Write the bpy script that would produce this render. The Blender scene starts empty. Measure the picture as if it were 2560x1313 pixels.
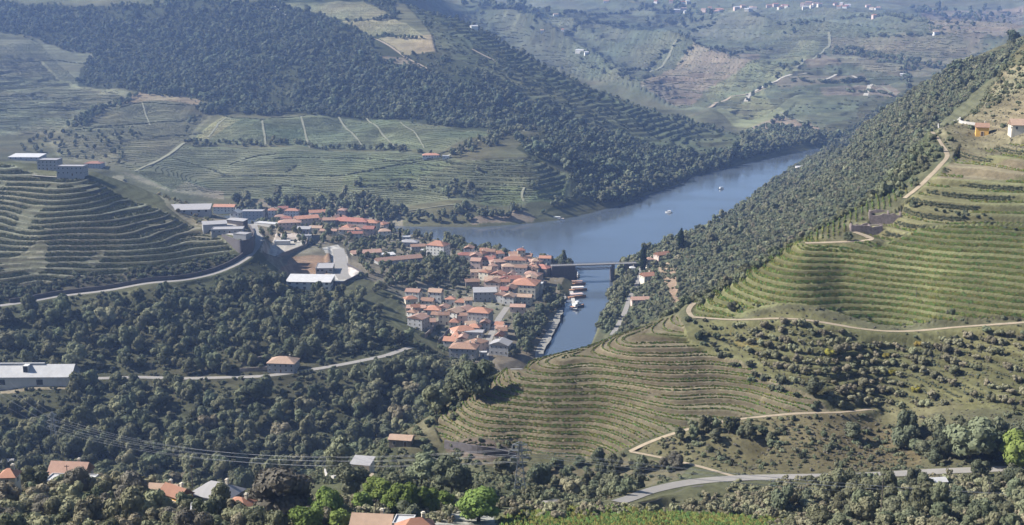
import bpy, math, random
import numpy as np
from mathutils import Vector, Matrix
R = math.radians
rng = np.random.default_rng(7); random.seed(7)
SC = bpy.context.scene; COL = SC.collection
# ---------------------------------------------------------------- camera, world, sun, exposure
cam = bpy.data.objects.new("camera", bpy.data.cameras.new("camera")); COL.objects.link(cam)
cam.location = (0, 0, 255.0); cam.rotation_euler = (R(90-12.0), 0, 0)
cam.data.sensor_width = 36.0; cam.data.lens = 36.0*3090.0/2560.0
cam.data.clip_start = 1.0; cam.data.clip_end = 60000.0
SC.camera = cam
SUN_DIR = Vector((-0.78, 0.07, 0.60)).normalized()
wd = bpy.data.worlds.new("World"); SC.world = wd; wd.use_nodes = True
wn = wd.node_tree; bg = wn.nodes["Background"]; sky = wn.nodes.new("ShaderNodeTexSky")
sky.sky_type = 'NISHITA'; sky.sun_disc = False
sky.sun_elevation = math.asin(SUN_DIR.z); sky.sun_rotation = math.atan2(SUN_DIR.x, SUN_DIR.y)
sky.altitude = 300.0; sky.air_density = 1.0; sky.dust_density = 0.6; sky.ozone_density = 2.5
wn.links.new(sky.outputs[0], bg.inputs[0]); bg.inputs[1].default_value = 0.062
sl = bpy.data.lights.new("sun", 'SUN'); sl.energy = 5.0; sl.angle = R(0.5); sl.color = (1.0, 0.95, 0.87)
so = bpy.data.objects.new("sun", sl); COL.objects.link(so); so.rotation_euler = SUN_DIR.to_track_quat('Z', 'Y').to_euler()
so.location = (0, 0, 900)
SC.view_settings.view_transform = 'Standard'; SC.view_settings.look = 'None'
SC.view_settings.exposure = 1.15; SC.view_settings.gamma = 1.0; SC.view_settings.use_curve_mapping = False
SC.cycles.max_bounces = 5; SC.cycles.diffuse_bounces = 2; SC.cycles.glossy_bounces = 2; SC.cycles.transmission_bounces = 2
SC.cycles.volume_bounces = 1; SC.cycles.transparent_max_bounces = 4; SC.cycles.use_denoising = True
SC.cycles.use_adaptive_sampling = True; SC.cycles.adaptive_threshold = 0.02
HAZE = 0.9e-4
SC.cycles.caustics_reflective = False; SC.cycles.caustics_refractive = False
# ---------------------------------------------------------------- camera geometry
W_IMG, H_IMG, F_PX, PITCH, HCAM = 2560.0, 1313.0, 3090.0, math.radians(12.0), 255.0
CP, SP = math.cos(PITCH), math.sin(PITCH)
def ray(px, py):
    u = (px-W_IMG/2)/F_PX; v = (H_IMG/2-py)/F_PX
    return np.array([u, CP+v*SP, -SP+v*CP])
def PT(px, py, Y):
    d = ray(px, py); t = Y/d[1]
    return (d[0]*t, Y, HCAM+d[2]*t)
def WT(px, Y, z):
    return ((px-W_IMG/2)/F_PX*(Y*CP+(HCAM-z)*SP), Y, z)
VIS = [(0,1300,300),(600,1300,310),(1280,1300,310),(1900,1300,322),(2560,1300,312),(0,1210,365),(200,1200,380),(500,1235,350),
(850,1200,390),(1000,1200,400),(1280,1210,395),(1600,1262,348),(1800,1260,350),(2200,1250,355),(2560,1230,360),
(300,1150,672),(0,1130,688),(700,1180,650),(900,1130,675),(960,1095,700),
(80,960,758),(300,945,768),(640,942,760),(700,935,766),(830,915,780),(970,885,802),(1230,928,800),
(500,1050,710),(200,1050,715),(850,1030,720),(1000,990,748),(1100,1000,738),
(100,880,800),(100,800,850),(140,740,902),(350,720,908),(560,670,962),(640,620,1012),(620,570,1062),
(500,830,850),(500,760,900),(800,830,860),(800,770,920),(900,870,820),(1000,830,870),(1030,860,840),
(780,715,980),(860,690,1000),(900,722,972),(940,770,940),(1050,700,1030),(1050,740,1000),(1100,860,880),(1170,890,850),
(1250,860,878),(1280,780,968),(1150,780,975),(1320,720,1058),(1400,662,1165),(1340,652,1175),(1200,640,1190),(1100,640,1180),
(980,640,1160),(1000,600,1250),(900,590,1250),(760,560,1290),(640,560,1280),(850,555,1315),(680,600,1180),
(760,620,1120),(700,650,1060),
(100,700,925),(300,690,935),(300,600,980),(100,600,970),(500,600,1010),(0,500,1060),(300,500,1070),(420,520,1080),
(100,430,1110),(0,415,1120),(230,440,1110),(480,560,1060),(520,530,1120),
(60,370,1750),(300,360,1750),(350,420,1600),(420,480,1450),(200,300,1900),(0,300,1900),(0,150,2300),(100,100,2450),(200,150,2350),(250,220,2150),
(340,240,2050),(500,260,2000),(480,350,1800),(700,290,1950),(700,370,1720),(1000,370,1700),(1200,335,1760),(900,300,1900),(600,430,1600),
(900,430,1590),(1150,430,1560),(1330,420,1560),(700,490,1500),(500,490,1500),(900,500,1470),(1150,500,1460),(1350,500,1470),(1000,545,1420),
(1250,540,1430),(1420,535,1450),(1550,470,1600),(1690,440,1750),(1700,400,1850),(1500,400,1750),(1450,300,1950),(1300,300,1900),
(1200,250,2000),(1200,150,2200),(1000,150,2200),(1050,120,2250),(900,50,2450),(700,0,2600),(700,150,2250),(400,100,2400),(400,0,2650),(0,0,2700),(200,0,2700),
(1000,0,2700),(1150,60,2500),(1300,130,2400),(1400,180,2350),(1550,240,2300),(1700,285,2250),(1850,325,2200),(1600,330,2000),(1750,350,2080),
(1890,328,2330),(2000,300,2400),(2060,240,2600),(1950,220,2700),(1780,270,2550),(1700,230,2800),(1650,210,2850),(1850,180,2900),(2060,120,3100),
(2300,250,2500),(2300,130,3000),(2500,100,3300),(1500,130,3200),(1700,80,3500),(1300,50,3700),(1300,80,3300),(1600,30,4200),(1900,15,4500),
(2200,20,4500),(2500,20,4600),(1150,0,4500),(1100,20,4000),
(2060,420,1500),(2100,350,1600),(2150,320,1600),(2300,220,1500),(2450,140,1450),(2560,92,1400),(2060,362,1700),
(1900,530,1250),(1900,590,1050),(2000,500,1150),(2000,570,980),(2150,480,1000),(2200,400,1100),(2300,350,1050),(2300,270,1250),
(2450,200,1150),(2500,150,1250),(1750,660,950),(1700,640,1050),(1640,700,980),(1680,740,900),(1590,660,1100),(1570,760,1000),(1540,815,945),(1520,850,905),
(1730,775,545),(1800,740,548),(1900,670,555),(2010,612,565),(2140,540,590),(2250,490,602),(2360,390,640),(2330,330,690),(2500,180,850),
(1800,807,528),(2100,812,506),(2330,808,500),(2560,800,490),(2100,700,538),(2300,700,530),(2300,600,555),(2300,500,582),(2330,430,610),
(2560,700,512),(2560,600,537),(2560,500,565),(2560,400,600),(2560,330,640),(2560,200,760),(2560,110,850),(2450,340,670),(2450,270,740),
(2200,1030,462),(2100,920,480),(2400,900,475),(2560,950,450),(2560,1050,430),(2100,1190,395),(1850,1200,395),(1600,1245,372),(2400,1120,415),(2560,1120,412),
(2000,1120,425),(1700,1120,435),(1560,1110,450),(1700,1000,468),(1900,950,480),(1900,1050,450),(1700,850,515),(1560,842,520),(1400,907,500),
(1300,942,495),(1180,1002,490),(1090,1062,485),(1110,1118,470),(1300,1135,458),(1450,1130,455),(1200,1170,440),(1000,1150,455),(1000,1100,478),
(950,1180,430),(850,1170,440)]
HID = [(1280,0,252),(1280,100,200),(1280,200,155),(0,150,175),(2560,150,180),
(200,550,25),(500,480,45),(500,560,12),(800,520,45),(800,600,10),(0,480,55),(0,570,15),(950,560,30),(1050,600,30),(1050,660,6),
(1200,600,40),(1200,700,6),(1400,600,55),(1400,700,18),(1400,780,1),(1600,640,66),(1600,760,28),(1500,820,3),
(1780,650,85),(2000,690,100),(2150,740,110),(2330,820,138),(2450,940,170),
(600,1400,2),(800,1370,2),(400,1380,10),(0,1350,55),(200,1350,50),(350,1330,42),(100,1550,40),
(1100,3000,130),(1300,2800,75),(1500,2700,42),(1700,2550,22),(1830,2450,12),
(2150,1950,5),(2300,1900,25),(2500,1900,55),(2200,2130,0),(2400,2150,5),
(0,3300,420),(400,3300,430),(800,3200,380),(1050,3100,270),(-400,2500,250),(-400,1800,120),(-400,1100,105),(-400,750,40),(-400,350,130),
(1700,6000,380),(2300,6000,380),(1200,6000,390),(1500,8500,450),(2500,8500,450),(500,6000,420),(500,8500,450),(-300,5000,430),
(3000,1400,280),(3000,900,270),(3000,600,190),(3000,450,125),(3000,3000,150),(3000,5000,280),(3000,2200,90)]
CPT = np.array([PT(*p) for p in VIS]+[WT(*p) for p in HID])
def warp(x, y):
    r = np.maximum(y, 1.0)+40.0
    return np.stack([x/r*3.0, np.log(r)*1.35], -1)
def tps_fit(P, z, lam):
    d = np.sqrt(((P[:,None]-P[None])**2).sum(-1))
    K = d*d*np.log(d+1e-9)
    n = len(P); A = np.zeros((n+3, n+3)); A[:n,:n] = K+lam*np.eye(n)
    A[:n,n] = 1; A[:n,n+1:] = P; A[n,:n] = 1; A[n+1:,:n] = P.T
    return np.linalg.solve(A, np.concatenate([z, [0,0,0]]))
CW = warp(CPT[:,0], CPT[:,1])
TPS = tps_fit(CW, CPT[:,2], 2e-5)
def tps_eval(x, y):
    Q = warp(np.asarray(x, float).ravel(), np.asarray(y, float).ravel()).astype(np.float32)
    C = CW.astype(np.float32); w = TPS.astype(np.float32); out = np.empty(len(Q), np.float32)
    for i in range(0, len(Q), 40000):
        q = Q[i:i+40000]
        d2 = (q[:,0:1]-C[:,0])**2+(q[:,1:2]-C[:,1])**2
        out[i:i+40000] = (0.5*d2*np.log(d2+1e-12))@w[:-3]+w[-3]+q@w[-2:]
    return out.reshape(np.shape(x))
# ---------------------------------------------------------------- noise
def _hash(ix, iy, s):
    h = (ix.astype(np.int64)*374761393+iy.astype(np.int64)*668265263+s*1442695041) & 0x7fffffff
    h = ((h ^ (h >> 13))*1274126177) & 0x7fffffff
    return ((h ^ (h >> 16)) & 0xffff).astype(np.float32)/32767.5-1.0
def vnoise(x, y, s=0):
    x = np.asarray(x, float); y = np.asarray(y, float)
    ix = np.floor(x); iy = np.floor(y); fx = x-ix; fy = y-iy
    fx = fx*fx*(3-2*fx); fy = fy*fy*(3-2*fy)
    a = _hash(ix, iy, s); b = _hash(ix+1, iy, s); c = _hash(ix, iy+1, s); d = _hash(ix+1, iy+1, s)
    return a+(b-a)*fx+(c-a)*fy+(a-b-c+d)*fx*fy
def fbm(x, y, s=0, o=3):
    t = 0; a = 1.0
    for k in range(o):
        t = t+a*vnoise(x*2**k+17.3*k, y*2**k-9.1*k, s+k); a *= 0.5
    return t
def sstep(a, b, x):
    t = np.clip((x-a)/(b-a), 0, 1); return t*t*(3-2*t)
# ---------------------------------------------------------------- terrain grid: one sheet from the viewpoint's hill to the horizon
A0, DA, NA = -0.5, 0.00095, 1053
acol = A0+DA*np.arange(NA)
ext = np.cumsum(np.geomspace(0.002, 0.13, 20))
acol = np.concatenate([acol[0]-ext[::-1], acol, acol[-1]+ext]); NC = len(acol); CO = len(ext)
yrow = np.concatenate([np.arange(-60, 20, 20), np.arange(20, 250, 6), np.arange(250, 420, 1.0), np.arange(420, 760, .75), np.arange(760, 1200, 1.4), np.arange(1200, 1700, 2.5),
                       np.arange(1700, 2700, 5), np.arange(2700, 5000, 15), np.arange(5000, 9001, 80)]).astype(float); NR = len(yrow)
GY = np.repeat(yrow[:, None], NC, 1); GX = acol[None]*(np.maximum(GY, 1)+40.0)
GZ = tps_eval(GX, GY).astype(float)
farw = sstep(1250, 2000, GY)
GZ += fbm(GX/330, GY/330, 3, 4)*10*farw + fbm(GX/62, GY/62, 11, 3)*(.8+2.5*farw)*sstep(150, 300, GY)
fold = sstep(2500, 3300, GY)*(1-sstep(5200, 6500, GY)); u_ = (GX+.55*GY)/520+.5*vnoise(GX/600, GY/600, 23); v_ = (GY-.55*GX)/1500
GZ += fold*(62*((1-np.abs(vnoise(u_, v_, 21)))**1.6-.55)+22*((1-np.abs(vnoise(u_*2.7, v_*2.2, 22)))-.5))
GZ = np.maximum(GZ, 1.2)
def gidx(x, y):
    r = np.interp(y, yrow, np.arange(NR)); c = np.interp(x/(np.maximum(y, 1)+40.0), acol, np.arange(NC))
    return r, c
def Hq(x, y, G=None):
    G = GZ if G is None else G
    x = np.asarray(x, float); y = np.asarray(y, float)
    r, c = gidx(x, y)
    r0 = np.clip(r.astype(int), 0, NR-2); c0 = np.clip(c.astype(int), 0, NC-2); fr = r-r0; fc = c-c0
    return G[r0, c0]*(1-fr)*(1-fc)+G[r0+1, c0]*fr*(1-fc)+G[r0, c0+1]*(1-fr)*fc+G[r0+1, c0+1]*fr*fc
YS = np.concatenate([np.arange(255, 1500, .5), np.arange(1500, 8900, 2.)])
def cast(px, py, up=0.0):
    """the world point where the sight line through a pixel of the photograph meets the ground (raised by up)"""
    d = ray(px, py); t = YS/d[1]; z = HCAM+d[2]*t; x = d[0]*t; k = np.nonzero(Hq(x, YS)+up >= z)[0]
    k = k[0] if len(k) else len(YS)-1
    return (x[k], YS[k], z[k]-up)
def pts(L, up=0.0):
    return np.array([PT(*p) if len(p) == 3 else cast(p[0], p[1], up) for p in L])
def wp(x, y):
    r = np.maximum(y, 1.0)+40.0
    return x/r, np.log(r)
def inpoly(P, x, y):
    u, v = wp(np.asarray(x, float), np.asarray(y, float)); pu, pv = wp(P[:, 0], P[:, 1])
    ins = np.zeros(u.shape, bool); n = len(pu); j = n-1
    for i in range(n):
        c = (pv[i] > v) != (pv[j] > v)
        ins ^= c & (u < (pu[j]-pu[i])*(v-pv[i])/(pv[j]-pv[i]+1e-12)+pu[i]); j = i
    return ins
def segdist(P, x, y, closed=False):
    """distance to a polyline and the parameter (index + fraction) of the nearest point"""
    best = np.full(np.shape(x), 1e9); par = np.zeros(np.shape(x)); n = len(P)
    for i in range(n if closed else n-1):
        a = P[i]; b = P[(i+1) % n]; dx, dy = b[0]-a[0], b[1]-a[1]; L2 = dx*dx+dy*dy+1e-9
        t = np.clip(((x-a[0])*dx+(y-a[1])*dy)/L2, 0, 1); d = np.hypot(x-a[0]-t*dx, y-a[1]-t*dy)
        m = d < best; best[m] = d[m]; par[m] = i+t[m]
    return best, par
def block(P, pad):
    """row/column window of the grid that holds a set of world points"""
    x0, x1 = P[:, 0].min()-pad, P[:, 0].max()+pad; y0, y1 = max(P[:, 1].min()-pad, -60), P[:, 1].max()+pad
    r, _ = gidx(np.array([0., 0.]), np.array([y0, y1])); cs = []
    for xx in (x0, x1):
        for yy in (y0, y1): cs.append(gidx(np.array([xx]), np.array([yy]))[1][0])
    return slice(max(int(r[0])-1, 0), min(int(r[1])+3, NR)), slice(max(int(min(cs))-1, 0), min(int(max(cs))+3, NC))
# the river
def Z0(px, py):
    d = ray(px, py); t = -HCAM/d[2]; return (d[0]*t, d[1]*t)
RIVER = np.array([Z0(*p) for p in [(1150,1040),(1260,975),(1310,945),(1345,900),(1385,828),(1405,775),(1420,740),(1438,705),(1440,682),(1425,664),(1300,645),(1130,614),(1000,590),(850,577),(600,560),(300,548),
  (300,528),(600,540),(850,553),(1010,566),(1200,568),(1330,558),(1400,550),(1480,532),(1550,513),(1620,486),(1690,463),(1720,445),(1850,411),(1950,389),(2045,370),(2200,366),(2500,363),
  (2500,379),(2200,378),(2060,379),(2000,410),(1900,475),(1800,557),(1700,597),(1620,622),(1570,651),(1535,676),(1532,715),(1522,762),(1500,798),(1492,830),(1475,870),(1440,905),(1340,990),(1200,1065)]])
bs = block(RIVER, 140); gx, gy = GX[bs], GY[bs]
dr, _ = segdist(RIVER, gx, gy, True)
def inp_plain(P, x, y):
    ins = np.zeros(x.shape, bool); j = len(P)-1
    for i in range(len(P)):
        c = (P[i, 1] > y) != (P[j, 1] > y)
        ins ^= c & (x < (P[j, 0]-P[i, 0])*(y-P[i, 1])/(P[j, 1]-P[i, 1]+1e-12)+P[i, 0]); j = i
    return ins
rin = inp_plain(RIVER, gx, gy); gz = GZ[bs]
GZ[bs] = np.where(rin, -0.25*np.minimum(dr, 14)-.05, np.where(dr < 130, np.maximum(np.minimum(gz, 0.5+dr*0.5), 0.35+0.06*np.minimum(dr, 30)), gz))
ISRIV = np.zeros(GZ.shape, bool); ISRIV[bs] = rin
BASE = GZ.copy()
# terraced vineyards: real steps along the contours
TERR = {
 'amph': ([(1730,790),(1735,774,565),(1800,739,572),(1900,668,580),(2008,610,590),(2090,612),(2205,612),(2300,570),(2560,560),(2720,555),(2720,795),(2560,794),(2330,801),(1800,799)], 2.0),
 'amphtop': ([(2215,605),(2140,565),(2245,520),(2300,472),(2375,402),(2400,360),(2560,345),(2720,345),(2720,553),(2560,558),(2300,568)], 4.2),
 'olive': ([(1760,828),(2100,828),(2560,830),(2720,825),(2720,1040),(2560,1030),(2250,1022),(2090,1018),(1980,955),(1880,885)], 2.3),
 'farall': ([(1120,30),(1500,20),(2560,22),(2640,60),(2560,85),(2300,190),(2160,235),(2000,235),(1880,300),(1700,268),(1400,165),(1160,62)], 11.0),
 'spur': ([(1104,1106),(1088,1070),(1092,1060,502),(1185,1000,512),(1310,940,520),(1410,905,530),(1560,838,548),(1690,832,548),(1720,850),(1850,905),(1960,965),(2080,1030),(1800,1050),(1600,1104),(1552,1128),(1300,1132)], 1.75),
 'lefthill': ([(-150,422),(100,437),(230,447),(400,522),(500,567),(582,622),(560,640),(440,668),(300,688),(150,698),(-150,706)], 3.2),
 'farspur': ([(1080,85),(1000,40,2600),(1000,0,2800),(1150,55,2640),(1300,125,2520),(1400,175,2460),(1550,237,2400),(1700,283,2330),(1850,325,2270),(1850,372),(1750,382),(1650,368),(1550,335),(1450,305),(1330,255),(1230,185),(1090,130)], 5.5),
 'farfield': ([(1130,400),(1330,392),(1420,440),(1400,505),(1200,505),(900,462),(900,440)], 4.0),
 'farleft': ([(-60,130),(100,150),(190,215),(320,240),(160,322),(-60,340)], 6.0),
 'farright': ([(1920,318),(1990,255),(2150,245),(2270,235),(2150,330),(2050,343)], 6.0),
}
TQ = {}
for k, (L, s_) in TERR.items():
    P = pts(L); b = block(P, 12); x, y = GX[b], GY[b]
    q = (BASE[b]+fbm(x/45, y/45, 31, 2)*0.35*s_)/s_; f = q-np.floor(q)
    m = inpoly(P, x, y); st = (np.floor(q)+np.where(f < .67, f*.16, np.where(f > .83, .9+(f-.83)*.59, .107+.793*np.clip((f-.67)/.16, 0, 1)))-.35)*s_
    TQ[k] = (b, q, m, f, s_, P)
    GZ[b] = np.where(m, BASE[b]*.15+.85*(st-(q*s_-BASE[b])), GZ[b])
# levelled yards and the cut below the near road
def plateau(L, z=None, dz=0.0, soft=2.0):
    P = pts(L); b = block(P, 6); m = inpoly(P, GX[b], GY[b])
    d, _ = segdist(P, GX[b], GY[b], True); t = np.where(m, sstep(0, soft, d), 0)
    zz = z if z is not None else np.median(GZ[b][m])+dz
    GZ[b] = GZ[b]*(1-t)+zz*t; return P, zz
YARDP, YARDZ = plateau([(555,592),(600,576),(630,586),(637,606),(631,634),(604,640),(585,622)], dz=5.0)
WHITEP, WHITEZ = plateau([(812,640),(845,632),(868,664),(908,688),(852,718),(806,712)], dz=2.0)
TERP, TERZ = plateau([(655,636),(690,585),(775,590),(765,618),(700,640)], dz=4.0)
plateau([(1735,1098),(1960,1092),(1930,1140),(1870,1178),(1830,1160)], dz=-4.5, soft=7)
DIPP, _ = plateau([(1590,1256),(1700,1224),(1790,1210),(1900,1206),(1880,1240),(1760,1262),(1640,1285)], dz=-3.0, soft=5)
# roads: cut flat into the slope
ROADS = {
 'upper': ('road', [(-60,772),(40,760),(140,742),(300,725),(440,705),(540,685),(590,662),(622,642),(640,620),(648,597),(640,577),(618,560),(600,549)], 6.5),
 'lower': ('road', [(-60,960),(0,958),(180,949),(350,943),(640,942),(720,936),(830,916),(970,887),(1030,868)], 5.5),
 'street': ('road', [(1292,932),(1245,926),(1216,912),(1212,890),(1222,850),(1245,800),(1268,768)], 5.0),
 'bank': ('road', [(1530,838),(1545,815),(1560,785),(1573,748),(1590,715),(1600,690),(1603,668)], 4.0),
 'hill': ('track', [(1735,795),(1790,803),(1850,808),(2100,813),(2400,815),(2490,815),(2600,803)], 2.7),
 'spurtop': ('track', [(1735,795),(1712,782),(1735,762)], 2.2),
 'crest': ('track', [(2012,616),(2090,608),(2200,604),(2165,590),(2135,580)], 3.6),
 'ridge': ('track', [(2262,496),(2300,462),(2345,418),(2372,392),(2350,352),(2330,330)], 2.2),
 'near': ('road', [(1545,1256),(1620,1235),(1700,1217),(1780,1203),(1860,1196),(1950,1192),(2080,1190),(2300,1184),(2520,1175),(2600,1172)], 4.8),
 'spur': ('track', [(1575,1130),(1605,1108),(1700,1073),(1800,1055),(1950,1035),(2100,1034),(2180,1034)], 2.0),
 'spurlow': ('track', [(1575,1130),(1650,1143),(1740,1165),(1850,1194)], 1.8),
 'yard': ('road', [(845,622),(853,650),(852,680),(862,695)], 11.0),
 'mill': ('track', [(950,1220),(925,1195),(905,1165),(895,1145)], 4.5),
}
RP = {}
def resample(P, step):
    seg = np.hypot(np.diff(P[:, 0]), np.diff(P[:, 1])); s = np.concatenate([[0], np.cumsum(seg)]); n = max(int(s[-1]/step), 3)
    t = np.linspace(0, s[-1], n); Q = np.stack([np.interp(t, s, P[:, k]) for k in range(3)], 1)
    for _ in range(6): Q[1:-1] = (Q[:-2]+2*Q[1:-1]+Q[2:])/4
    return Q
ROADMASK = np.zeros(GZ.shape, np.float32)
for k, (nm, L, w) in ROADS.items():
    Q = resample(pts(L), 3.0); Q[:, 2] = Hq(Q[:, 0], Q[:, 1], BASE)
    for _ in range(25): Q[1:-1, 2] = (Q[:-2, 2]+Q[2:, 2])/2
    RP[k] = Q
    b = block(Q, 14); d, par = segdist(Q, GX[b], GY[b]); zr = np.interp(par, np.arange(len(Q)), Q[:, 2])
    t = sstep(w/2+0.9, w/2+4.5, d); GZ[b] = zr*(1-t)+GZ[b]*t
    ROADMASK[b] = np.maximum(ROADMASK[b], 1-sstep(w/2+.4, w/2+1.6, d))
# land cover: albedo of the ground in each field, painted as areas of the ground
GC = np.empty(GZ.shape+(3,), np.float32); GC[:] = (0.085, 0.085, 0.05)
def cover(L, col, edge=0.0):
    P = pts(L); b = block(P, 5); x, y = GX[b], GY[b]
    n = vnoise(x/9, y/9, 5)*edge; m = inpoly(P, x+n, y+vnoise(x/9, y/9, 6)*edge*2); GC[b][m] = col; return P, b, m
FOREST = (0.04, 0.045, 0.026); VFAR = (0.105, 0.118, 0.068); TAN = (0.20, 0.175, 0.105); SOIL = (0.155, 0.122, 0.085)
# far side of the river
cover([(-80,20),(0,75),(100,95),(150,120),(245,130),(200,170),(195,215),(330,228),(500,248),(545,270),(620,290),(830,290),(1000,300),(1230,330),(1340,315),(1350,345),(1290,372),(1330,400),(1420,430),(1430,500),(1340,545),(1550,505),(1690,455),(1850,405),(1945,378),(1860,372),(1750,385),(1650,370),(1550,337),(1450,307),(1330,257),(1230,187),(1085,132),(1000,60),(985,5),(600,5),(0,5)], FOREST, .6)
cover([(-60,90),(100,100),(150,122),(245,132),(200,172),(195,217),(328,232),(160,322),(-60,345)], (0.115,0.12,0.078))
cover([(165,320),(335,240),(500,258),(530,290),(480,350),(340,430),(420,475),(300,440),(150,400),(110,340)], (0.115,0.114,0.072))
cover([(275,265),(345,232),(500,250),(500,262),(350,256)], (0.19,0.155,0.10))
cover([(480,350),(560,290),(640,298),(700,292),(830,290),(1000,302),(1240,335),(1110,378),(900,374),(560,362)], (0.096,0.108,0.064))
cover([(485,348),(560,290),(600,300),(520,350)], (0.15,0.145,0.08))
cover([(460,362),(560,368),(900,378),(1100,392),(1150,402),(1330,402),(1430,440),(1420,505),(1300,515),(900,500),(560,495),(430,480),(330,432)], (0.102,0.112,0.068))
cover([(300,430),(440,445),(560,480),(560,500),(420,480)], (0.16,0.15,0.11))
cover([(695,8),(905,4),(985,42),(860,52),(780,30)], (0.15,0.15,0.088)); cover([(850,52),(985,48),(1058,88),(925,90)], (0.165,0.155,0.09)); cover([(945,97),(1110,96),(1128,134),(1010,138)], TAN)
cover([(940,140),(1005,142),(1070,178),(1000,165)], (0.17,0.14,0.10))
cover(TERR['farspur'][0], (0.075,0.085,0.05))
cover([(1170,550),(1300,522),(1340,545),(1330,556),(1180,563)], (0.17,0.135,0.10), .5)
# far valley side
cover([(1080,4),(1300,3),(1560,3),(2050,3),(2560,3),(2700,60),(2560,85),(2300,195),(2150,265),(2050,330),(1890,322),(1700,275),(1400,170),(1160,55)], (0.088,0.096,0.062))
cover([(1090,6),(1400,4),(1340,35),(1180,40)], (0.075,0.085,0.055), 4)
cover([(1610,200),(1700,150),(1790,125),(1900,135),(1880,170),(1760,225),(1740,255),(1690,265),(1600,215)], (0.15,0.13,0.095), 3)
cover([(1610,200),(1700,150),(1790,125),(1820,132),(1700,175),(1630,212)], (0.17,0.145,0.1), 3)
cover([(1880,150),(2000,100),(2050,110),(1990,180),(1860,250),(1780,262),(1760,228)], (0.125,0.135,0.078))
cover([(2075,95),(2300,85),(2480,110),(2430,135),(2300,195),(2080,150)], (0.13,0.122,0.082))
cover([(2300,25),(2560,15),(2560,70),(2440,110),(2330,80)], (0.15,0.13,0.095))
cover([(2010,150),(2060,135),(2110,160),(2020,172)], (0.14,0.118,0.085), 2)
cover([(1930,205),(2160,185),(2170,205),(1950,222)], (0.135,0.118,0.085)); cover([(2050,220),(2210,212),(2260,240),(2060,240)], (0.135,0.118,0.09))
cover([(1790,275),(1910,225),(1930,262),(2000,290),(1900,320),(1840,318)], (0.15,0.155,0.085))
cover([(1880,318),(1960,290),(2050,320),(2000,340),(1890,328)], (0.18,0.15,0.11))
# river's right bank forest, town side, valley woods
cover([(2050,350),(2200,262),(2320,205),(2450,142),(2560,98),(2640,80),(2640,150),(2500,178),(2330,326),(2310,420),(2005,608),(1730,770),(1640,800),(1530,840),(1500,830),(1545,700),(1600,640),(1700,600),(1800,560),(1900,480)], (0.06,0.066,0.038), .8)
cover([(1640,660),(1690,655),(1720,770),(1690,770)], (0.2,0.15,0.105), 1.5)
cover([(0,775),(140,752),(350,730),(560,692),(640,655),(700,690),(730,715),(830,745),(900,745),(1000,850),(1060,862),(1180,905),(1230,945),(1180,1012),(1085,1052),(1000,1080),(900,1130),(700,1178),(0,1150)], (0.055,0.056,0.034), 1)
cover([(520,540),(640,500),(1000,520),(1010,575),(1130,612),(1290,640),(1420,662),(1385,800),(1330,905),(1200,925),(1150,880),(1020,800),(1000,745),(930,700),(720,690),(660,640),(610,600)], (0.15,0.135,0.1), 1.5)
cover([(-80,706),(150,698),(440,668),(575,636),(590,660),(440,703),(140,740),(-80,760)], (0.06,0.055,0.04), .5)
cover(TERR['lefthill'][0], (0.092,0.092,0.062))
cover([(280,440),(310,440),(470,520),(560,560),(520,570),(420,520)], (0.19,0.175,0.12), 1)
cover([(805,620),(845,612),(868,640),(870,668),(908,684),(852,716),(822,706),(838,665)], (0.42,0.39,0.35))
cover([(690,585),(770,590),(760,615),(690,640),(650,635)], (0.33,0.3,0.26), 1); cover([(690,690),(725,640),(830,640),(815,690)], (0.2,0.14,0.095), 1)
cover([(520,562),(590,562),(590,590),(530,585)], (0.38,0.36,0.33)); cover([(0,958),(180,950),(180,975),(0,985)], (0.24,0.2,0.14), .5)
# near slopes
cover(TERR['amph'][0], (0.125,0.13,0.065)); cover(TERR['amphtop'][0], (0.15,0.145,0.078))
cover([(2340,330),(2500,190),(2640,160),(2720,372),(2560,372),(2375,400)], (0.145,0.13,0.082), 1); cover([(2380,405),(2560,400),(2720,400),(2720,440),(2560,445),(2340,450)], (0.165,0.14,0.092))
cover(TERR['spur'][0], (0.14, 0.124, 0.082))
cover([(1560,842),(1690,835),(1740,812),(2560,815),(2720,810),(2720,1060),(2560,1040),(2200,1030),(2080,1028),(1960,960),(1850,900),(1690,855)], (0.105,0.104,0.052), 1)
cover([(1820,832),(1900,840),(1950,855),(1850,860)], (0.15,0.13,0.055), 3); cover([(2200,1000),(2420,1010),(2380,1030),(2180,1035)], (0.112,0.108,0.06), 3)
cover([(1580,1130),(1720,1068),(1950,1040),(2180,1040),(2300,1080),(2300,1160),(2100,1186),(1860,1192),(1740,1163)], (0.115,0.102,0.058), 1)
cover([(1110,1112),(1300,1137),(1300,1165),(1200,1165),(1115,1130)], (0.10,0.082,0.065)); cover([(1130,1160),(1300,1165),(1560,1140),(1720,1172),(1560,1240),(1300,1190)], (0.115,0.1,0.065), 1)
cover([(970,1080),(1075,1062),(1105,1110),(1090,1140),(1000,1150)], (0.11,0.10,0.062), 1)
cover([(1240,1290),(1330,1255),(1600,1275),(2100,1290),(2100,1330),(1240,1330)], (0.13,0.125,0.06), .5)
cover([(1080,1275),(1160,1262),(1230,1285),(1240,1313),(1060,1313)], (0.34,0.31,0.27), .4); cover([(1270,1272),(1420,1250),(1420,1258),(1290,1285)], (0.33,0.29,0.24), .3)
cover([(800,1165),(850,1145),(862,1180),(830,1195)], (0.45,0.42,0.40), .3)
for k, (b, q, m, f, s_, P) in TQ.items():                     # terrace walls of bare earth and stone between the strips
    ris = m & (f > .64) & (f < .86); GC[b][ris] = GC[b][ris]*np.array((.72, .69, .68), np.float32)
b, q, m, f, s_, P = TQ['lefthill']; GC[b][m & ((f > .95) | (f < .05))] = (.17, .165, .125); GC[b][m & (np.abs(f-.42) < .03)] = (.13, .125, .09)
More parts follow.
